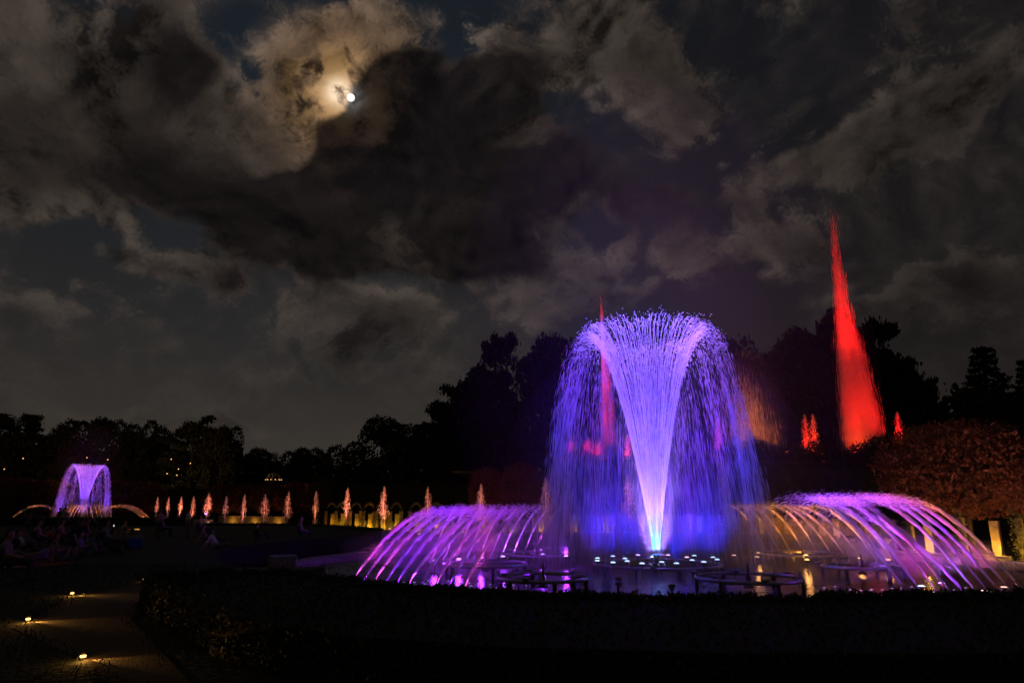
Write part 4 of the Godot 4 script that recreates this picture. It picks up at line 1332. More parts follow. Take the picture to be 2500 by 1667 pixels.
	for k in 1500:
		var d := Vector3(rng.randfn(0, 1), rng.randfn(0, 1), rng.randfn(0, 1)).normalized()
		leaf_face(shrub, Vector3(0, 0.5, 0) + d * 0.5 * pow(rng.randf(), 0.5) * Vector3(1, 1, 1), rng.randf_range(0.05, 0.11), d)
	for k in 14:
		var d := Vector3(rng.randfn(0, 0.6), 1, rng.randfn(0, 0.6)).normalized()
		shrub.tube([Vector3.ZERO, d * 0.5, d * 0.85], [0.02, 0.012, 0.004], 4)
	var shm := shrub.mesh()
	var arches := [808, 833, 868, 900, 931, 966, 1014, 1064, 1120, 1180, 1246, 1318, 1395, 1475]
	for k in arches.size():
		var far := lerpf(99.0, 72.0, (arches[k] - 800) / 700.0)
		var p := at_range(arches[k], 1250, far)
		p.y = -0.1
		var o := thing("garden_arch", "stone arch lit from below, %s of fourteen behind the short jets" % NTH[k], "arch", p, 0.35, "row of lit stone arches")
		part("pillar", pm, M.warm_plaster, o, Vector3(-0.72, 0, 0))
		part("pillar", pm, M.warm_plaster, o, Vector3(0.72, 0, 0))
		part("arch_ring", rm, M.dark_stone, o)
		part("wall_panel", pnl, M.warm_plaster, o)
		var sh := thing("lit_shrub", "yellow-lit leafy shrub before arch %s of fourteen" % NTH[k], "shrub", p + Vector3(rng.randf_range(0.8, 1.4), 0, 0.4), rng.randf() * TAU, "shrubs lit by uplights")
		var c := part("foliage", shm, M.shrub_leaf, sh)
		c.scale = Vector3(1.1, rng.randf_range(1.3, 1.9), 1.1)
		stuff(c)
		var up2 := uplight(p + Vector3(0.15, 0.1, 0.25), "small amber uplight at the foot of arch %s of fourteen" % NTH[k])
		omni(up2, Vector3(0, 0.2, 0), lin(1.0, 0.50, 0.03), 3.6 if k % 2 else 2.4, 0.06)

	# a low wall glowing amber behind the short jets
	var la := at_range(535, 1262, 124)
	var lb := at_range(700, 1262, 112)
	var ld := lb - la
	var lw := thing("low_wall", "low amber-lit wall behind the middle of the row of short jets", "wall", Vector3((la.x + lb.x) / 2.0, -0.1, (la.z + lb.z) / 2.0), -atan2(ld.z, ld.x))
	for k in 6:
		var q := Shape.new()
		q.box(Vector3(ld.length() * ((k + 0.5) / 6.0 - 0.5), 0.85, 0), Vector3(ld.length() / 6.0 - 0.06, 1.7, 0.4), Basis.IDENTITY, 0.03)
		part("wall_panel", q.mesh(), M.warm_plaster, lw)
	for k in 3:
		var e := (float(k) + 0.5) / 3.0
		var up3 := uplight(la.lerp(lb, e) * Vector3(1, 0, 1) + Vector3(0.6, 0.1, 1.6), "small amber uplight, %s of three before the low wall" % NTH[k])
		omni(up3, Vector3(0, 0.3, 0), lin(1.0, 0.46, 0.05), 1.3, 0.06)

	# --- the garden wall at the right behind the pool
	var w0 := Vector3(14.0, 0, -66.5)
	var w1 := Vector3(32.5, 0, -40.5)
	var dir := (w1 - w0).normalized()
	var turn := -atan2(dir.z, dir.x)
	var bays := 10
	var step := (w1 - w0).length() / bays
	for k in bays:
		var p := w0 + dir * step * (k + 0.5) + Vector3(0, -0.1, 0)
		var o := thing("garden_wall", "bay %s of ten in the amber-lit garden wall right of the fountain, counted from the left" % NTH[k], "wall", p, turn, "bays of the lit garden wall")
		var q := Shape.new()
		q.box(Vector3(-step / 2.0 + 0.3, 1.3, 0.1), Vector3(0.34, 2.6, 0.34), Basis.IDENTITY, 0.02)
		part("pillar", q.mesh(), M.warm_plaster, o)
		var r := Shape.new()
		r.box(Vector3(-0.35 if k % 2 else 0.4, 1.2, -0.35), Vector3(0.5, 2.4, 0.3))
		part("wall_panel", r.mesh(), M.warm_plaster, o)
		var st := Shape.new()
		st.box(Vector3(0, 0.1, 0.75), Vector3(step - 0.4, 0.2, 0.8), Basis.IDENTITY, 0.02)
		st.box(Vector3(0, 0.28, 0.45), Vector3(step - 0.6, 0.18, 0.5), Basis.IDENTITY, 0.02)
		part("step", st.mesh(), M.pale_stone, o)
		if k % 2 == 0 and k < 8:
			var bowl := Shape.new()
			bowl.lathe(Vector3(0.3, 0.38, 0.75), [[0.25, 0], [0.2, 0.1], [0.45, 0.6], [0.6, 0.75], [0.55, 0.75], [0.0, 0.65]], 14)
			part("planter", bowl.mesh(true), M.pale_stone, o)
			var sh := thing("lit_shrub", "amber-lit leafy shrub in a bowl before garden wall bay %s" % NTH[k], "shrub", p + (Vector3(0.3, 1.0, 0.75)).rotated(Vector3.UP, turn), rng.randf() * TAU, "shrubs lit by uplights")
			var c := part("foliage", shm, M.shrub_leaf, sh)
			c.scale = Vector3(1.9, 1.3, 1.5)
			stuff(c)
		if k >= 7:
			var vine := Shape.new()
			for e in 700:
				leaf_face(vine, Vector3(-step / 2.0 + 0.3 + rng.randfn(0, 0.2), rng.randf_range(0.2, 3.4), 0.36 + rng.randfn(0, 0.07)), rng.randf_range(0.08, 0.15), Vector3(0, -0.5, 1))
			stuff(part("vine", vine.mesh(), M.shrub_leaf, o))
		var up2 := uplight(p + Vector3(-0.35 if k % 2 else 0.4, 0.48, 0.55).rotated(Vector3.UP, turn), "small amber uplight before garden wall bay %s" % NTH[k])
		omni(up2, Vector3(0, 0.25, 0), lin(1.0, 0.46, 0.05), 3.6 if k > 6 else 2.6 if k > 1 else 1.4, 0.06)

	# --- dome of the far garden house
	var dp := at_range(667, 1173, 190)
	var o := thing("garden_dome", "small glass dome outlined with lights beyond the clipped trees", "dome", Vector3(dp.x, -0.1, dp.z))
	var base := Shape.new()
	base.lathe(Vector3.ZERO, [[2.0, 0.0], [2.0, dp.y], [2.15, dp.y], [2.15, dp.y + 0.2], [0.0, dp.y + 0.2]], 20)
	part("drum", base.mesh(), M.dark_stone, o)
	for k in 12:
		var rib := Shape.new()
		var pts := []
		for q in 9:
			var e := PI / 2 * q / 8.0
			pts.append(Vector3(cos(TAU * k / 12) * cos(e) * 2.0, dp.y + 0.2 + sin(e) * 2.0, sin(TAU * k / 12) * cos(e) * 2.0))
		rib.tube(pts, [0.06], 5)
		part("dome_rib", rib.mesh(true), M.pale_stone, o)
		var bulb := SphereMesh.new()
		bulb.radius = 0.11
		bulb.height = 0.22
		bulb.radial_segments = 8
		bulb.rings = 4
		part("light_bulb", bulb, M.lamp_glow_small, o, Vector3(cos(TAU * k / 12) * 2.12, dp.y + 0.32, sin(TAU * k / 12) * 2.12))
	omni(o, Vector3(0, dp.y + 0.5, 0), lin(1.0, 0.6, 0.3), 0.9)

	# --- lights among the far trees
	var bulbs := [[55, 1119, "yellow light in the trees left of the small far fountain"], [9, 1145, "yellow light low at the far left edge"], [211, 1117, "tiny white light above the small far fountain"], [262, 1122, "faint light right above the small far fountain"], [417, 1121, "yellow light, upper left of the cluster in the left trees"], [464, 1131, "small yellow light, rightmost of the cluster in the left trees"], [435, 1145, "brightest yellow light of the cluster in the left trees"], [407, 1156, "yellow light, lower left of the cluster in the left trees"], [431, 1160, "yellow light, lowest of the cluster in the left trees"]]
	var sph := SphereMesh.new()
	sph.radius = 0.15
	sph.height = 0.3
	sph.radial_segments = 10
	sph.rings = 5
	for k in bulbs.size():
		var p := at_range(bulbs[k][0], bulbs[k][1], 206)
		var l := thing("tree_light", bulbs[k][2], "light", p, 0.0, "lights among the far trees")
		part("light_bulb", sph, M.lamp_glow_small, l)
		omni(l, Vector3(0, 0, 0), lin(1.0, 0.5, 0.12), 14.0 if k in [0, 5, 6] else 5.0, 0.1)
	var bl := thing("blue_light", "small blue light between the short pink jets at left", "light", at_range(501, 1254, 108))
	var s2 := SphereMesh.new()
	s2.radius = 0.14
	s2.height = 0.28
	part("light_bulb", s2, M.lamp_glow_blue_point, bl)
	omni(bl, Vector3.ZERO, lin(0.1, 0.12, 1.0), 1.0)

func uplight(p: Vector3, label: String) -> Node3D:
	var o := thing("garden_uplight", label, "lamp", p, 0.0, "garden uplights")
	var s := Shape.new()
	s.lathe(Vector3(0, 0, 0), [[0.1, -0.1], [0.1, 0.1], [0.08, 0.1], [0.07, 0.05], [0.0, 0.05]], 10)
	var hd := part("lamp_head", s.mesh(), M.dark_metal, o)
	part("lamp_lens", small_lens, M.lamp_glow_warm, hd, Vector3(0, 0.06, 0))
	return o

# ---------------------------------------------------------------- people on the lawn
func figure(bones: Array, tones: Array, cell := 0.042) -> Mesh:     # bones: [a, b, radius a, radius b, tone]
	var lo := Vector3.INF
	var hi := -Vector3.INF
	for b in bones:
		var r: float = maxf(b[2], b[3]) + 0.09
		for e in [b[0], b[1]]:
			lo = lo.min(e - Vector3.ONE * r)
			hi = hi.max(e + Vector3.ONE * r)
	var n := Vector3i((hi - lo) / cell) + Vector3i(2, 2, 2)
	var f := PackedFloat32Array()
	f.resize(n.x * n.y * n.z)
	f.fill(1.0)
	var tone := PackedInt32Array()
	tone.resize(f.size())
	var close := PackedFloat32Array()
	close.resize(f.size())
	close.fill(9.0)
	for b in bones:
		var r: float = maxf(b[2], b[3]) + 0.10
		var a: Vector3 = b[0]
		var ab: Vector3 = b[1] - a
		var q := maxf(ab.length_squared(), 1e-6)
		var c0 := Vector3i((a.min(b[1]) - Vector3.ONE * r - lo) / cell).clamp(Vector3i.ZERO, n - Vector3i.ONE)
		var c1 := (Vector3i((a.max(b[1]) + Vector3.ONE * r - lo) / cell) + Vector3i.ONE).clamp(Vector3i.ZERO, n - Vector3i.ONE)
		for z in range(c0.z, c1.z + 1):
			for y in range(c0.y, c1.y + 1):
				for x in range(c0.x, c1.x + 1):
					var p := lo + Vector3(x, y, z) * cell
					var t := clampf((p - a).dot(ab) / q, 0.0, 1.0)
					var d := (p - a - ab * t).length() - lerpf(b[2], b[3], t)
					var at := (z * n.y + y) * n.x + x
					var h := clampf(0.5 + 0.5 * (f[at] - d) / 0.045, 0.0, 1.0)
					f[at] = lerpf(f[at], d, h) - 0.045 * h * (1.0 - h)
					if d < close[at]:
						close[at] = d
						tone[at] = b[4]
	var s := Shape.new()
	var id := PackedInt32Array()
	id.resize(f.size())
	id.fill(-1)
	var st := [0, 1, n.x, n.x + 1, n.x * n.y, n.x * n.y + 1, n.x * n.y + n.x, n.x * n.y + n.x + 1]
	for z in n.z - 1:
		for y in n.y - 1:
			for x in n.x - 1:
				var at := (z * n.y + y) * n.x + x
				var neg := 0
				for k in 8:
					if f[at + st[k]] < 0.0:
						neg += 1
				if neg == 0 or neg == 8:
					continue
				var sum := Vector3.ZERO
				var cnt := 0
				for e in [[0, 1], [2, 3], [4, 5], [6, 7], [0, 2], [1, 3], [4, 6], [5, 7], [0, 4], [1, 5], [2, 6], [3, 7]]:
					var u := f[at + st[e[0]]]
					var v := f[at + st[e[1]]]
					if (u < 0.0) != (v < 0.0):
						var w := u / (u - v)
						var p0 := Vector3(e[0] & 1, (e[0] >> 1) & 1, e[0] >> 2)
						var p1 := Vector3(e[1] & 1, (e[1] >> 1) & 1, e[1] >> 2)
						sum += p0.lerp(p1, w)
						cnt += 1
				id[at] = s.v.size()
				s.v.append(lo + (Vector3(x, y, z) + sum / cnt) * cell)
				s.c.append(tones[tone[at]])
	for z in range(1, n.z - 1):
		for y in range(1, n.y - 1):
			for x in range(1, n.x - 1):
				var at := (z * n.y + y) * n.x + x
				var inside := f[at] < 0.0
				for ax in 3:
					var step: int = [1, n.x, n.x * n.y][ax]
					if (f[at + step] < 0.0) == inside:
						continue
					var u: int = [n.x, n.x * n.y, 1][ax]
					var v: int = [n.x * n.y, 1, n.x][ax]
					var a := id[at]
					var b := id[at - u]
					var c := id[at - u - v]
					var d := id[at - v]
					if mini(mini(a, b), mini(c, d)) < 0:
						continue
					if inside:
						s.i.append_array([a, c, b, a, d, c])
					else:
						s.i.append_array([a, b, c, a, c, d])
	return s.mesh(true)

# tones: 0 skin, 1 shirt, 2 trousers, 3 hair, 4 shoes. Figures face -z.
func head(at: Vector3, turn := 0.0, tilt := 0.0) -> Array:
	var b := Basis(Vector3.UP, turn) * Basis(Vector3.RIGHT, tilt)
	return [[at + b * Vector3(0, -0.03, -0.005), at + b * Vector3(0, 0.05, 0.0), 0.078, 0.088, 0], [at + b * Vector3(0, -0.075, -0.045), at + b * Vector3(0, -0.05, -0.05), 0.038, 0.038, 0], [at + b * Vector3(0, -0.005, -0.095), at + b * Vector3(0, -0.025, -0.105), 0.010, 0.014, 0],
		[at + b * Vector3(-0.088, -0.005, 0.005), at + b * Vector3(-0.09, -0.02, 0.005), 0.016, 0.014, 0], [at + b * Vector3(0.088, -0.005, 0.005), at + b * Vector3(0.09, -0.02, 0.005), 0.016, 0.014, 0],
		[at + b * Vector3(0, 0.075, 0.02), at + b * Vector3(0, -0.02, 0.055), 0.092, 0.075, 3], [at + b * Vector3(0, 0.09, -0.04), at + b * Vector3(0, 0.1, 0.0), 0.06, 0.075, 3]]

func limb(p: Array, r: Array, tones: Array) -> Array:
	var l := []
	for k in p.size() - 1:
		l.append([p[k], p[k + 1], r[k], r[k + 1], tones[k]])
	return l

func pose_bones(pose: String) -> Array:
	var b := []
	match pose:
		"standing":
			b += [[Vector3(-0.08, 0.94, 0), Vector3(0.08, 0.94, 0), 0.13, 0.13, 2], [Vector3(0, 1.02, 0), Vector3(0, 1.30, 0), 0.135, 0.15, 1], [Vector3(-0.13, 1.38, 0.01), Vector3(0.13, 1.38, 0.01), 0.085, 0.085, 1], [Vector3(0, 1.42, 0), Vector3(0, 1.53, -0.01), 0.058, 0.052, 0]]
			b += head(Vector3(0, 1.62, -0.015))
			for q in [-1, 1]:
				b += limb([Vector3(q * 0.19, 1.37, 0), Vector3(q * 0.25, 1.10, 0.03), Vector3(q * 0.24, 0.86, -0.05), Vector3(q * 0.235, 0.72, -0.07)], [0.058, 0.045, 0.034, 0.036], [1, 0, 0])
				b += limb([Vector3(q * 0.10, 0.90, 0), Vector3(q * 0.11, 0.49, -0.015), Vector3(q * 0.12, 0.09, 0.02), Vector3(q * 0.13, 0.04, -0.14)], [0.092, 0.064, 0.046, 0.038], [2, 2, 4])
		"bent":
			b += [[Vector3(-0.08, 0.92, 0.08), Vector3(0.08, 0.92, 0.08), 0.135, 0.135, 2], [Vector3(0, 0.98, 0.04), Vector3(0, 1.16, -0.20), 0.135, 0.15, 1], [Vector3(-0.13, 1.20, -0.28), Vector3(0.13, 1.20, -0.28), 0.085, 0.085, 1], [Vector3(0, 1.23, -0.32), Vector3(0, 1.29, -0.41), 0.058, 0.052, 0]]
			b += head(Vector3(0, 1.35, -0.47), 0.0, -0.4)
			for q in [-1, 1]:
				b += limb([Vector3(q * 0.19, 1.18, -0.28), Vector3(q * 0.23, 0.93, -0.34), Vector3(q * 0.20, 0.72, -0.45), Vector3(q * 0.18, 0.60, -0.50)], [0.058, 0.045, 0.034, 0.036], [1, 0, 0])
				b += limb([Vector3(q * 0.10, 0.88, 0.08), Vector3(q * 0.12, 0.48, 0.0), Vector3(q * 0.13, 0.09, 0.04), Vector3(q * 0.14, 0.04, -0.12)], [0.092, 0.064, 0.046, 0.038], [2, 0, 4])
		"knees_up":
			b += [[Vector3(-0.08, 0.13, 0), Vector3(0.08, 0.13, 0), 0.13, 0.13, 2], [Vector3(0, 0.2, 0.02), Vector3(0, 0.48, 0.10), 0.135, 0.15, 1], [Vector3(-0.13, 0.56, 0.12), Vector3(0.13, 0.56, 0.12), 0.085, 0.085, 1], [Vector3(0, 0.60, 0.11), Vector3(0, 0.71, 0.08), 0.058, 0.052, 0]]
			b += head(Vector3(0, 0.80, 0.07))
			for q in [-1, 1]:
				b += limb([Vector3(q * 0.19, 0.55, 0.12), Vector3(q * 0.27, 0.33, -0.02), Vector3(q * 0.16, 0.40, -0.26), Vector3(q * 0.08, 0.42, -0.36)], [0.058, 0.045, 0.034, 0.036], [1, 0, 0])
				b += limb([Vector3(q * 0.11, 0.14, -0.04), Vector3(q * 0.13, 0.46, -0.36), Vector3(q * 0.13, 0.09, -0.56), Vector3(q * 0.14, 0.04, -0.72)], [0.095, 0.066, 0.047, 0.038], [2, 2, 4])
		"legs_out":
			b += [[Vector3(-0.08, 0.13, 0), Vector3(0.08, 0.13, 0), 0.13, 0.13, 2], [Vector3(0, 0.2, 0.05), Vector3(0, 0.46, 0.22), 0.135, 0.15, 1], [Vector3(-0.13, 0.53, 0.27), Vector3(0.13, 0.53, 0.27), 0.085, 0.085, 1], [Vector3(0, 0.57, 0.27), Vector3(0, 0.67, 0.25), 0.058, 0.052, 0]]
			b += head(Vector3(0, 0.76, 0.23))
			for q in [-1, 1]:
				b += limb([Vector3(q * 0.19, 0.52, 0.27), Vector3(q * 0.26, 0.28, 0.42), Vector3(q * 0.27, 0.07, 0.50), Vector3(q * 0.29, 0.04, 0.58)], [0.058, 0.045, 0.034, 0.036], [1, 0, 0])
				b += limb([Vector3(q * 0.11, 0.13, -0.05), Vector3(q * 0.14, 0.22 if q > 0 else 0.13, -0.46), Vector3(q * 0.16, 0.07, -0.86), Vector3(q * 0.18, 0.12, -0.93)], [0.095, 0.066, 0.047, 0.040], [2, 2, 4])
		"on_chair":
			b += [[Vector3(-0.09, 0.50, 0), Vector3(0.09, 0.50, 0), 0.13, 0.13, 2], [Vector3(0, 0.58, 0.04), Vector3(0, 0.86, 0.12), 0.135, 0.15, 1], [Vector3(-0.13, 0.94, 0.13), Vector3(0.13, 0.94, 0.13), 0.085, 0.085, 1], [Vector3(0, 0.98, 0.12), Vector3(0, 1.09, 0.09), 0.058, 0.052, 0]]
			b += head(Vector3(0, 1.18, 0.08))
			for q in [-1, 1]:
				b += limb([Vector3(q * 0.19, 0.93, 0.13), Vector3(q * 0.26, 0.70, 0.08), Vector3(q * 0.22, 0.63, -0.16), Vector3(q * 0.17, 0.61, -0.27)], [0.058, 0.045, 0.034, 0.036], [1, 0, 0])
				b += limb([Vector3(q * 0.11, 0.50, -0.04), Vector3(q * 0.14, 0.52, -0.44), Vector3(q * 0.14, 0.09, -0.47), Vector3(q * 0.15, 0.04, -0.62)], [0.095, 0.066, 0.047, 0.038], [2, 2, 4])
		"reclining":
			b += [[Vector3(0.05, 0.14, 0.04), Vector3(0.05, 0.22, -0.06), 0.12, 0.13, 2], [Vector3(-0.05, 0.2, 0), Vector3(-0.32, 0.30, 0.02), 0.13, 0.14, 1], [Vector3(-0.40, 0.22, 0.06), Vector3(-0.38, 0.43, -0.04), 0.085, 0.085, 1], [Vector3(-0.45, 0.40, 0.0), Vector3(-0.52, 0.48, 0.0), 0.056, 0.05, 0]]
			b += head(Vector3(-0.57, 0.55, 0.0), -PI / 3)
			b += limb([Vector3(-0.42, 0.22, 0.08), Vector3(-0.62, 0.06, 0.02), Vector3(-0.62, 0.30, -0.03), Vector3(-0.60, 0.42, -0.04)], [0.058, 0.045, 0.034, 0.036], [1, 0, 0])
			b += limb([Vector3(-0.36, 0.45, -0.08), Vector3(-0.14, 0.36, -0.18), Vector3(0.08, 0.34, -0.17), Vector3(0.16, 0.33, -0.16)], [0.055, 0.045, 0.034, 0.036], [1, 0, 0])
			b += limb([Vector3(0.10, 0.14, 0.03), Vector3(0.48, 0.10, -0.12), Vector3(0.88, 0.07, 0.0), Vector3(0.97, 0.10, -0.06)], [0.095, 0.066, 0.047, 0.038], [2, 0, 4])
			b += limb([Vector3(0.10, 0.24, -0.06), Vector3(0.46, 0.44, -0.14), Vector3(0.62, 0.09, -0.20), Vector3(0.72, 0.05, -0.22)], [0.095, 0.066, 0.047, 0.038], [2, 0, 4])
	return b

const SKIN := Color(0.42, 0.25, 0.18)
func build_people():
	var m := mat("person_surface", Color.WHITE, 0.85)
	m.vertex_color_use_as_albedo = true
	var shirt := {"dark": Color(0.03, 0.03, 0.04), "white": Color(0.62, 0.6, 0.6), "violet": Color(0.30, 0.20, 0.36), "red": Color(0.50, 0.06, 0.04), "blue": Color(0.06, 0.09, 0.30), "teal": Color(0.07, 0.20, 0.22), "grey": Color(0.22, 0.22, 0.24), "pink": Color(0.5, 0.25, 0.28), "plaid": Color(0.26, 0.2, 0.2), "orange": Color(0.6, 0.14, 0.04)}
	# bearing px, ground px, pose, turn, shirt, label
	var list := [
		[139, 1290, "standing", -0.5, "dark", "person standing in dark clothes, silhouetted against the small far fountain"],
		[152, 1288, "standing", 2.0, "plaid", "person standing close beside the silhouetted one before the far fountain"],
		[57, 1291, "on_chair", -0.4, "dark", "person seated in dark clothes, head against the left amber arch"],
		[71, 1290, "on_chair", -0.6, "grey", "person in grey seated second from the left on the skyline of heads"],
		[86, 1290, "on_chair", -0.3, "blue", "person in blue seated third from the left on the skyline of heads"],
		[101, 1288, "standing", -0.5, "dark", "person standing in dark clothes left of the far fountain's jets"],
		[162, 1289, "on_chair", -0.5, "violet", "person in violet seated right below the far fountain's jets"],
		[183, 1290, "on_chair", -0.4, "dark", "person seated in dark clothes below the middle of the far fountain"],
		[228, 1295, "on_chair", -0.7, "grey", "person in grey seated below the far fountain's right jets"],
		[304, 1306, "knees_up", -0.6, "plaid", "person in a checked top seated on the lawn below the right amber arch"],
		[383, 1316, "standing", -0.3, "pink", "person in a pale pink top standing below the leftmost short jet"],
		[395, 1312, "on_chair", -0.8, "grey", "person in grey seated right of the pale pink top"],
		[454, 1312, "standing", -0.7, "white", "person in a light top standing below the third short jet"],
		[487, 1312, "on_chair", -0.9, "violet", "person in violet seated at the right end of the hedge"],
		[504, 1322, "legs_out", -1.0, "plaid", "person in a checked top leaning back at the right end of the crowd"],
		[527, 1340, "legs_out", -1.3, "white", "person in white sitting with legs stretched out, rightmost on the lawn"],
		[40, 1352, "knees_up", -0.8, "dark", "person in dark clothes seated beside the white shirt at left"],
		[50, 1350, "knees_up", -1.0, "white", "person in a white shirt seated on the lawn at left"],
		[90, 1345, "on_chair", -0.7, "pink", "person in dull pink seated behind the white shirt"],
		[122, 1330, "knees_up", -0.5, "red", "person in dark red seated in the middle of the left crowd"],
		[148, 1338, "on_chair", -0.9, "pink", "person in pink seated left of the tall bending one"],
		[172, 1370, "bent", -2.0, "dark", "tall person in dark clothes bending, with bare legs"],
		[134, 1368, "knees_up", -0.9, "plaid", "person in brown seated in front of the tall bending one"],
		[196, 1356, "knees_up", -1.2, "violet", "person in violet seated right of the tall bending one"],
		[210, 1335, "on_chair", -0.9, "orange", "person in an orange-red top seated right of the tall bending one"],
		[230, 1352, "knees_up", -1.0, "teal", "person in teal seated hunched on the lawn"],
		[257, 1352, "on_chair", -0.9, "plaid", "person in a chequered top seated right of the teal one"],
		[275, 1345, "knees_up", -0.8, "dark", "person in dark clothes at the right of the seated group"],
		[72, 1378, "reclining", -2.4, "violet", "person in a violet shirt lying on one elbow on a red blanket"],
		[14, 1422, "on_chair", -1.0, "violet", "person in a violet shirt on a chair at the left edge, nearest to the camera"],
		[3, 1392, "knees_up", -0.8, "dark", "person in dark clothes half cut by the left edge"],
		[628, 1318, "knees_up", -1.0, "dark", "lone person in dark clothes seated on the lawn right of the crowd"],
		[735, 1325, "on_chair", -1.2, "grey", "lone person in grey seated near the left end of the pool rim"]]
	var made := {}
	for q in list:
		var key: String = q[2] + q[4]
		if not made.has(key):
			var hair := Color(0.03, 0.02, 0.015) if made.size() % 3 else Color(0.14, 0.09, 0.05)
			made[key] = figure(pose_bones(q[2]), [SKIN, shirt[q[4]], Color(0.05, 0.05, 0.07) if made.size() % 2 else Color(0.16, 0.14, 0.12), hair, Color(0.04, 0.035, 0.03)])
		var p := on_level(q[0], q[1], LAWN)
		var o := thing("person", q[5], "person", p, q[3], "people watching from the lawn")
		part("body", made[key], m, o)
		if q[2] == "on_chair":
			folding_chair(p, q[3], "folding chair: %s" % q[5].replace("person", "one").replace("the tall bending one", "the bending one").replace("dark clothes", "black").get_slice(",", 0))
	# what they brought
	var cool := thing("cool_box", "blue cool box standing on the lawn between the seated groups", "cool box", on_level(328, 1338, LAWN), 0.4)
	var c := Shape.new()
	c.box(Vector3(0, 0.2, 0), Vector3(0.55, 0.4, 0.36), Basis.IDENTITY, 0.03)
	part("box", c.mesh(), mat("blue_plastic", lin(0.02, 0.05, 0.42), 0.45), cool)
	var l := Shape.new()
	l.box(Vector3(0, 0.435, 0), Vector3(0.58, 0.07, 0.39), Basis.IDENTITY, 0.02)
	part("lid", l.mesh(), M.blue_plastic, cool)
	var h := Shape.new()
	h.tube([Vector3(-0.28, 0.32, 0.2), Vector3(-0.26, 0.55, 0.2), Vector3(0.26, 0.55, 0.2), Vector3(0.28, 0.32, 0.2)], [0.014], 6)
	part("handle", h.mesh(true), M.pale_stone, cool)
	var bl := thing("blanket", "dark red blanket under the lying person at left", "blanket", on_level(74, 1379, LAWN), 0.2)
	var bs := Shape.new()
	for i in 10:
		for j in 8:
			var f := func(x: int, z: int) -> Vector3: return Vector3((x - 5) * 0.2, 0.018 + 0.012 * sin(x * 1.7) * cos(z * 2.1), (z - 4) * 0.2)
			bs.quad(f.call(i, j), f.call(i + 1, j), f.call(i + 1, j + 1), f.call(i, j + 1))
	part("cloth", bs.mesh(), mat("red_blanket", lin(0.25, 0.03, 0.02), 0.95), bl)
	# lit screens held or lying in the crowd
	for q in [[332, 1292, "glowing orange tablet screen in the crowd under the right amber arch", lin(1.0, 0.45, 0.12), 0.35, 0.07, 0.5], [274, 1283, "small white phone screen held up in the crowd", lin(0.9, 0.85, 0.75), 0.07, 0.13, 0.7]]:
		var p := on_level(q[0], 1306, LAWN)
		p.y = at_range(q[0], q[1], -p.z).y
		var o := thing("phone_screen", q[2], "screen", p)
		var s := Shape.new()
		s.box(Vector3.ZERO, Vector3(q[4] + 0.02, q[5] + 0.02, 0.012))
		part("case", s.mesh(), M.dark_metal, o)
		var g := Shape.new()
		g.box(Vector3(0, 0, 0.009), Vector3(q[4], q[5], 0.004))
		glow("screen_glow_%d" % q[0], q[3], q[6])
		part("screen", g.mesh(), M["screen_glow_%d" % q[0]], o)
		omni(o, Vector3(0, 0, 0.06), q[3], 0.02, 0.03)

var chair_parts := {}
func folding_chair(p: Vector3, turn: float, label: String):
	if chair_parts.is_empty():
		var s := Shape.new()
		s.box(Vector3(0, 0.36, -0.12), Vector3(0.46, 0.03, 0.46), Basis.IDENTITY, 0.008)
		chair_parts.seat = s.mesh()
		var b := Shape.new()
		b.box(Vector3(0, 0.70, 0.27), Vector3(0.46, 0.34, 0.03), Basis(Vector3.RIGHT, 0.25))
		chair_parts.backrest = b.mesh()
		for q in [-1, 1]:
			var t := Shape.new()
			t.tube([Vector3(q * 0.25, 0.0, -0.36), Vector3(q * 0.25, 0.36, 0.10), Vector3(q * 0.25, 0.88, 0.32)], [0.014], 6)
			chair_parts["front_leg%d" % q] = t.mesh(true)
			var t2 := Shape.new()
			t2.tube([Vector3(q * 0.23, 0.0, 0.26), Vector3(q * 0.23, 0.38, -0.30)], [0.014], 6)
			chair_parts["rear_leg%d" % q] = t2.mesh(true)
	var o := thing("folding_chair", label, "chair", p, turn, "folding chairs on the lawn")
	for k in chair_parts:
		part(String(k).rstrip("-1"), chair_parts[k], M.dark_metal, o)

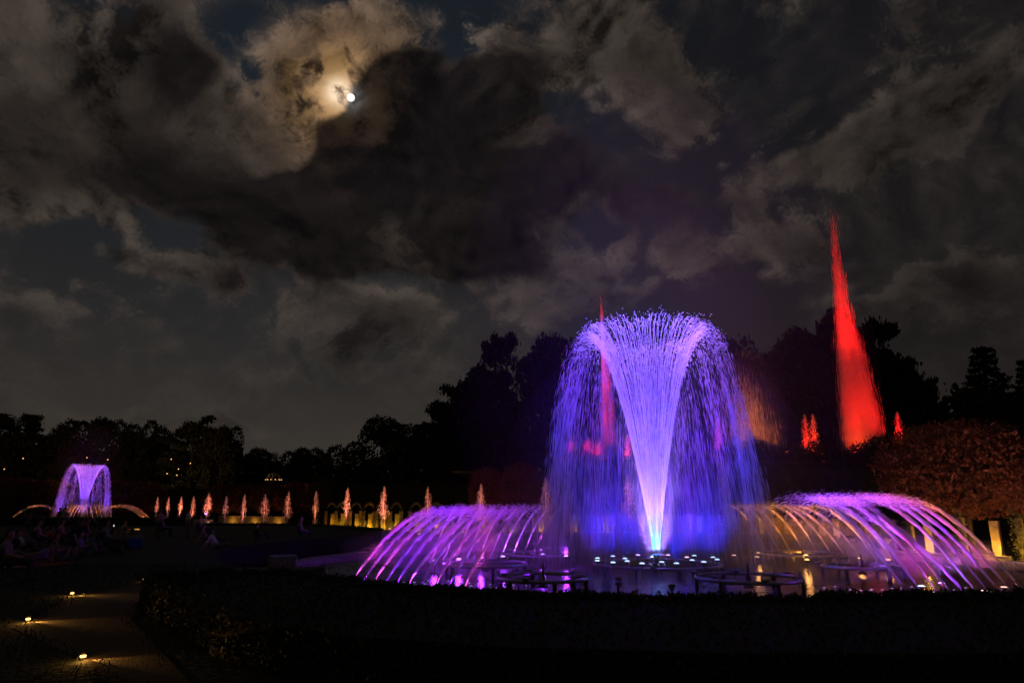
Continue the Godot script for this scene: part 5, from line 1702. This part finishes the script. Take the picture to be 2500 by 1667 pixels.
# ---------------------------------------------------------------- path lights, moon
func build_small_things():
	var list := [[70, 1503, 1.0, "path light on the left edge of the gravel, second nearest, bright amber"], [177, 1442, 1.0, "path light farther up the gravel path, brightest amber"], [205, 1591, 0.7, "nearest path light, low at the bottom left, shining along the gravel"], [348, 1410, 0.12, "faint far path light beside the end of the hedge"]]
	for q in list:
		var p := on_level(q[0], q[1], LAWN + 0.10)
		p.y = LAWN
		var o := thing("path_light", q[3], "path light", p, 0.0, "path lights along the gravel")
		var s := Shape.new()
		s.tube([Vector3(-0.03, -0.02, 0), Vector3(-0.03, 0.075, 0)], [0.012], 8)
		part("stake", s.mesh(true), M.dark_metal, o)
		var h := Shape.new()
		h.lathe(Vector3(-0.01, 0.07, 0), [[0.055, 0.0], [0.05, 0.012], [0.02, 0.03], [0.0, 0.033]], 14)
		var hood := part("hood", h.mesh(true), M.dark_metal, o)
		var g := Shape.new()
		g.lathe(Vector3(-0.01, 0.035, 0), [[0.03, 0.0], [0.036, 0.014], [0.032, 0.028]], 12)
		part("lamp_lens", g.mesh(true), M.lamp_glow_path if q[2] > 0.5 else M.lamp_glow_dim, hood)
		spot(o, Vector3(0.065, 0.052, 0), Vector3(1.2, -0.07, 0.05), lin(1.0, 0.46, 0.09), 0.7 * q[2], 36.0, 1.0, 0.012)
		omni(o, Vector3(0.03, 0.06, 0.075), lin(1.0, 0.45, 0.08), 0.09 * q[2], 0.012)
	# moon
	var s := SphereMesh.new()
	s.radius = 9.4
	s.height = 18.8
	var o := part(numbered("moon"), s, M.moon_glow, self, EYE + look(856, 238) * 1800.0, Vector3(0.4, 1.0, 0.6))
	tag(o, "bright full moon breaking through the clouds at upper left", "moon")
	# small glints: the chrome lamp cap lying in the hedge
	var cap := thing("lamp_cap", "small shiny lamp cap lying on the hedge top near the middle", "lamp cap", on_level(1585, 1466, LAWN + 0.52))
	var c := Shape.new()
	c.lathe(Vector3(0, 0, 0), [[0.0, -0.04], [0.05, -0.03], [0.07, 0.0], [0.05, 0.035], [0.0, 0.05]], 12)
	part("cap", c.mesh(true), M.steel, cap)
	part("clip", c.mesh(), M.steel, cap, Vector3(0.09, -0.02, 0.05))
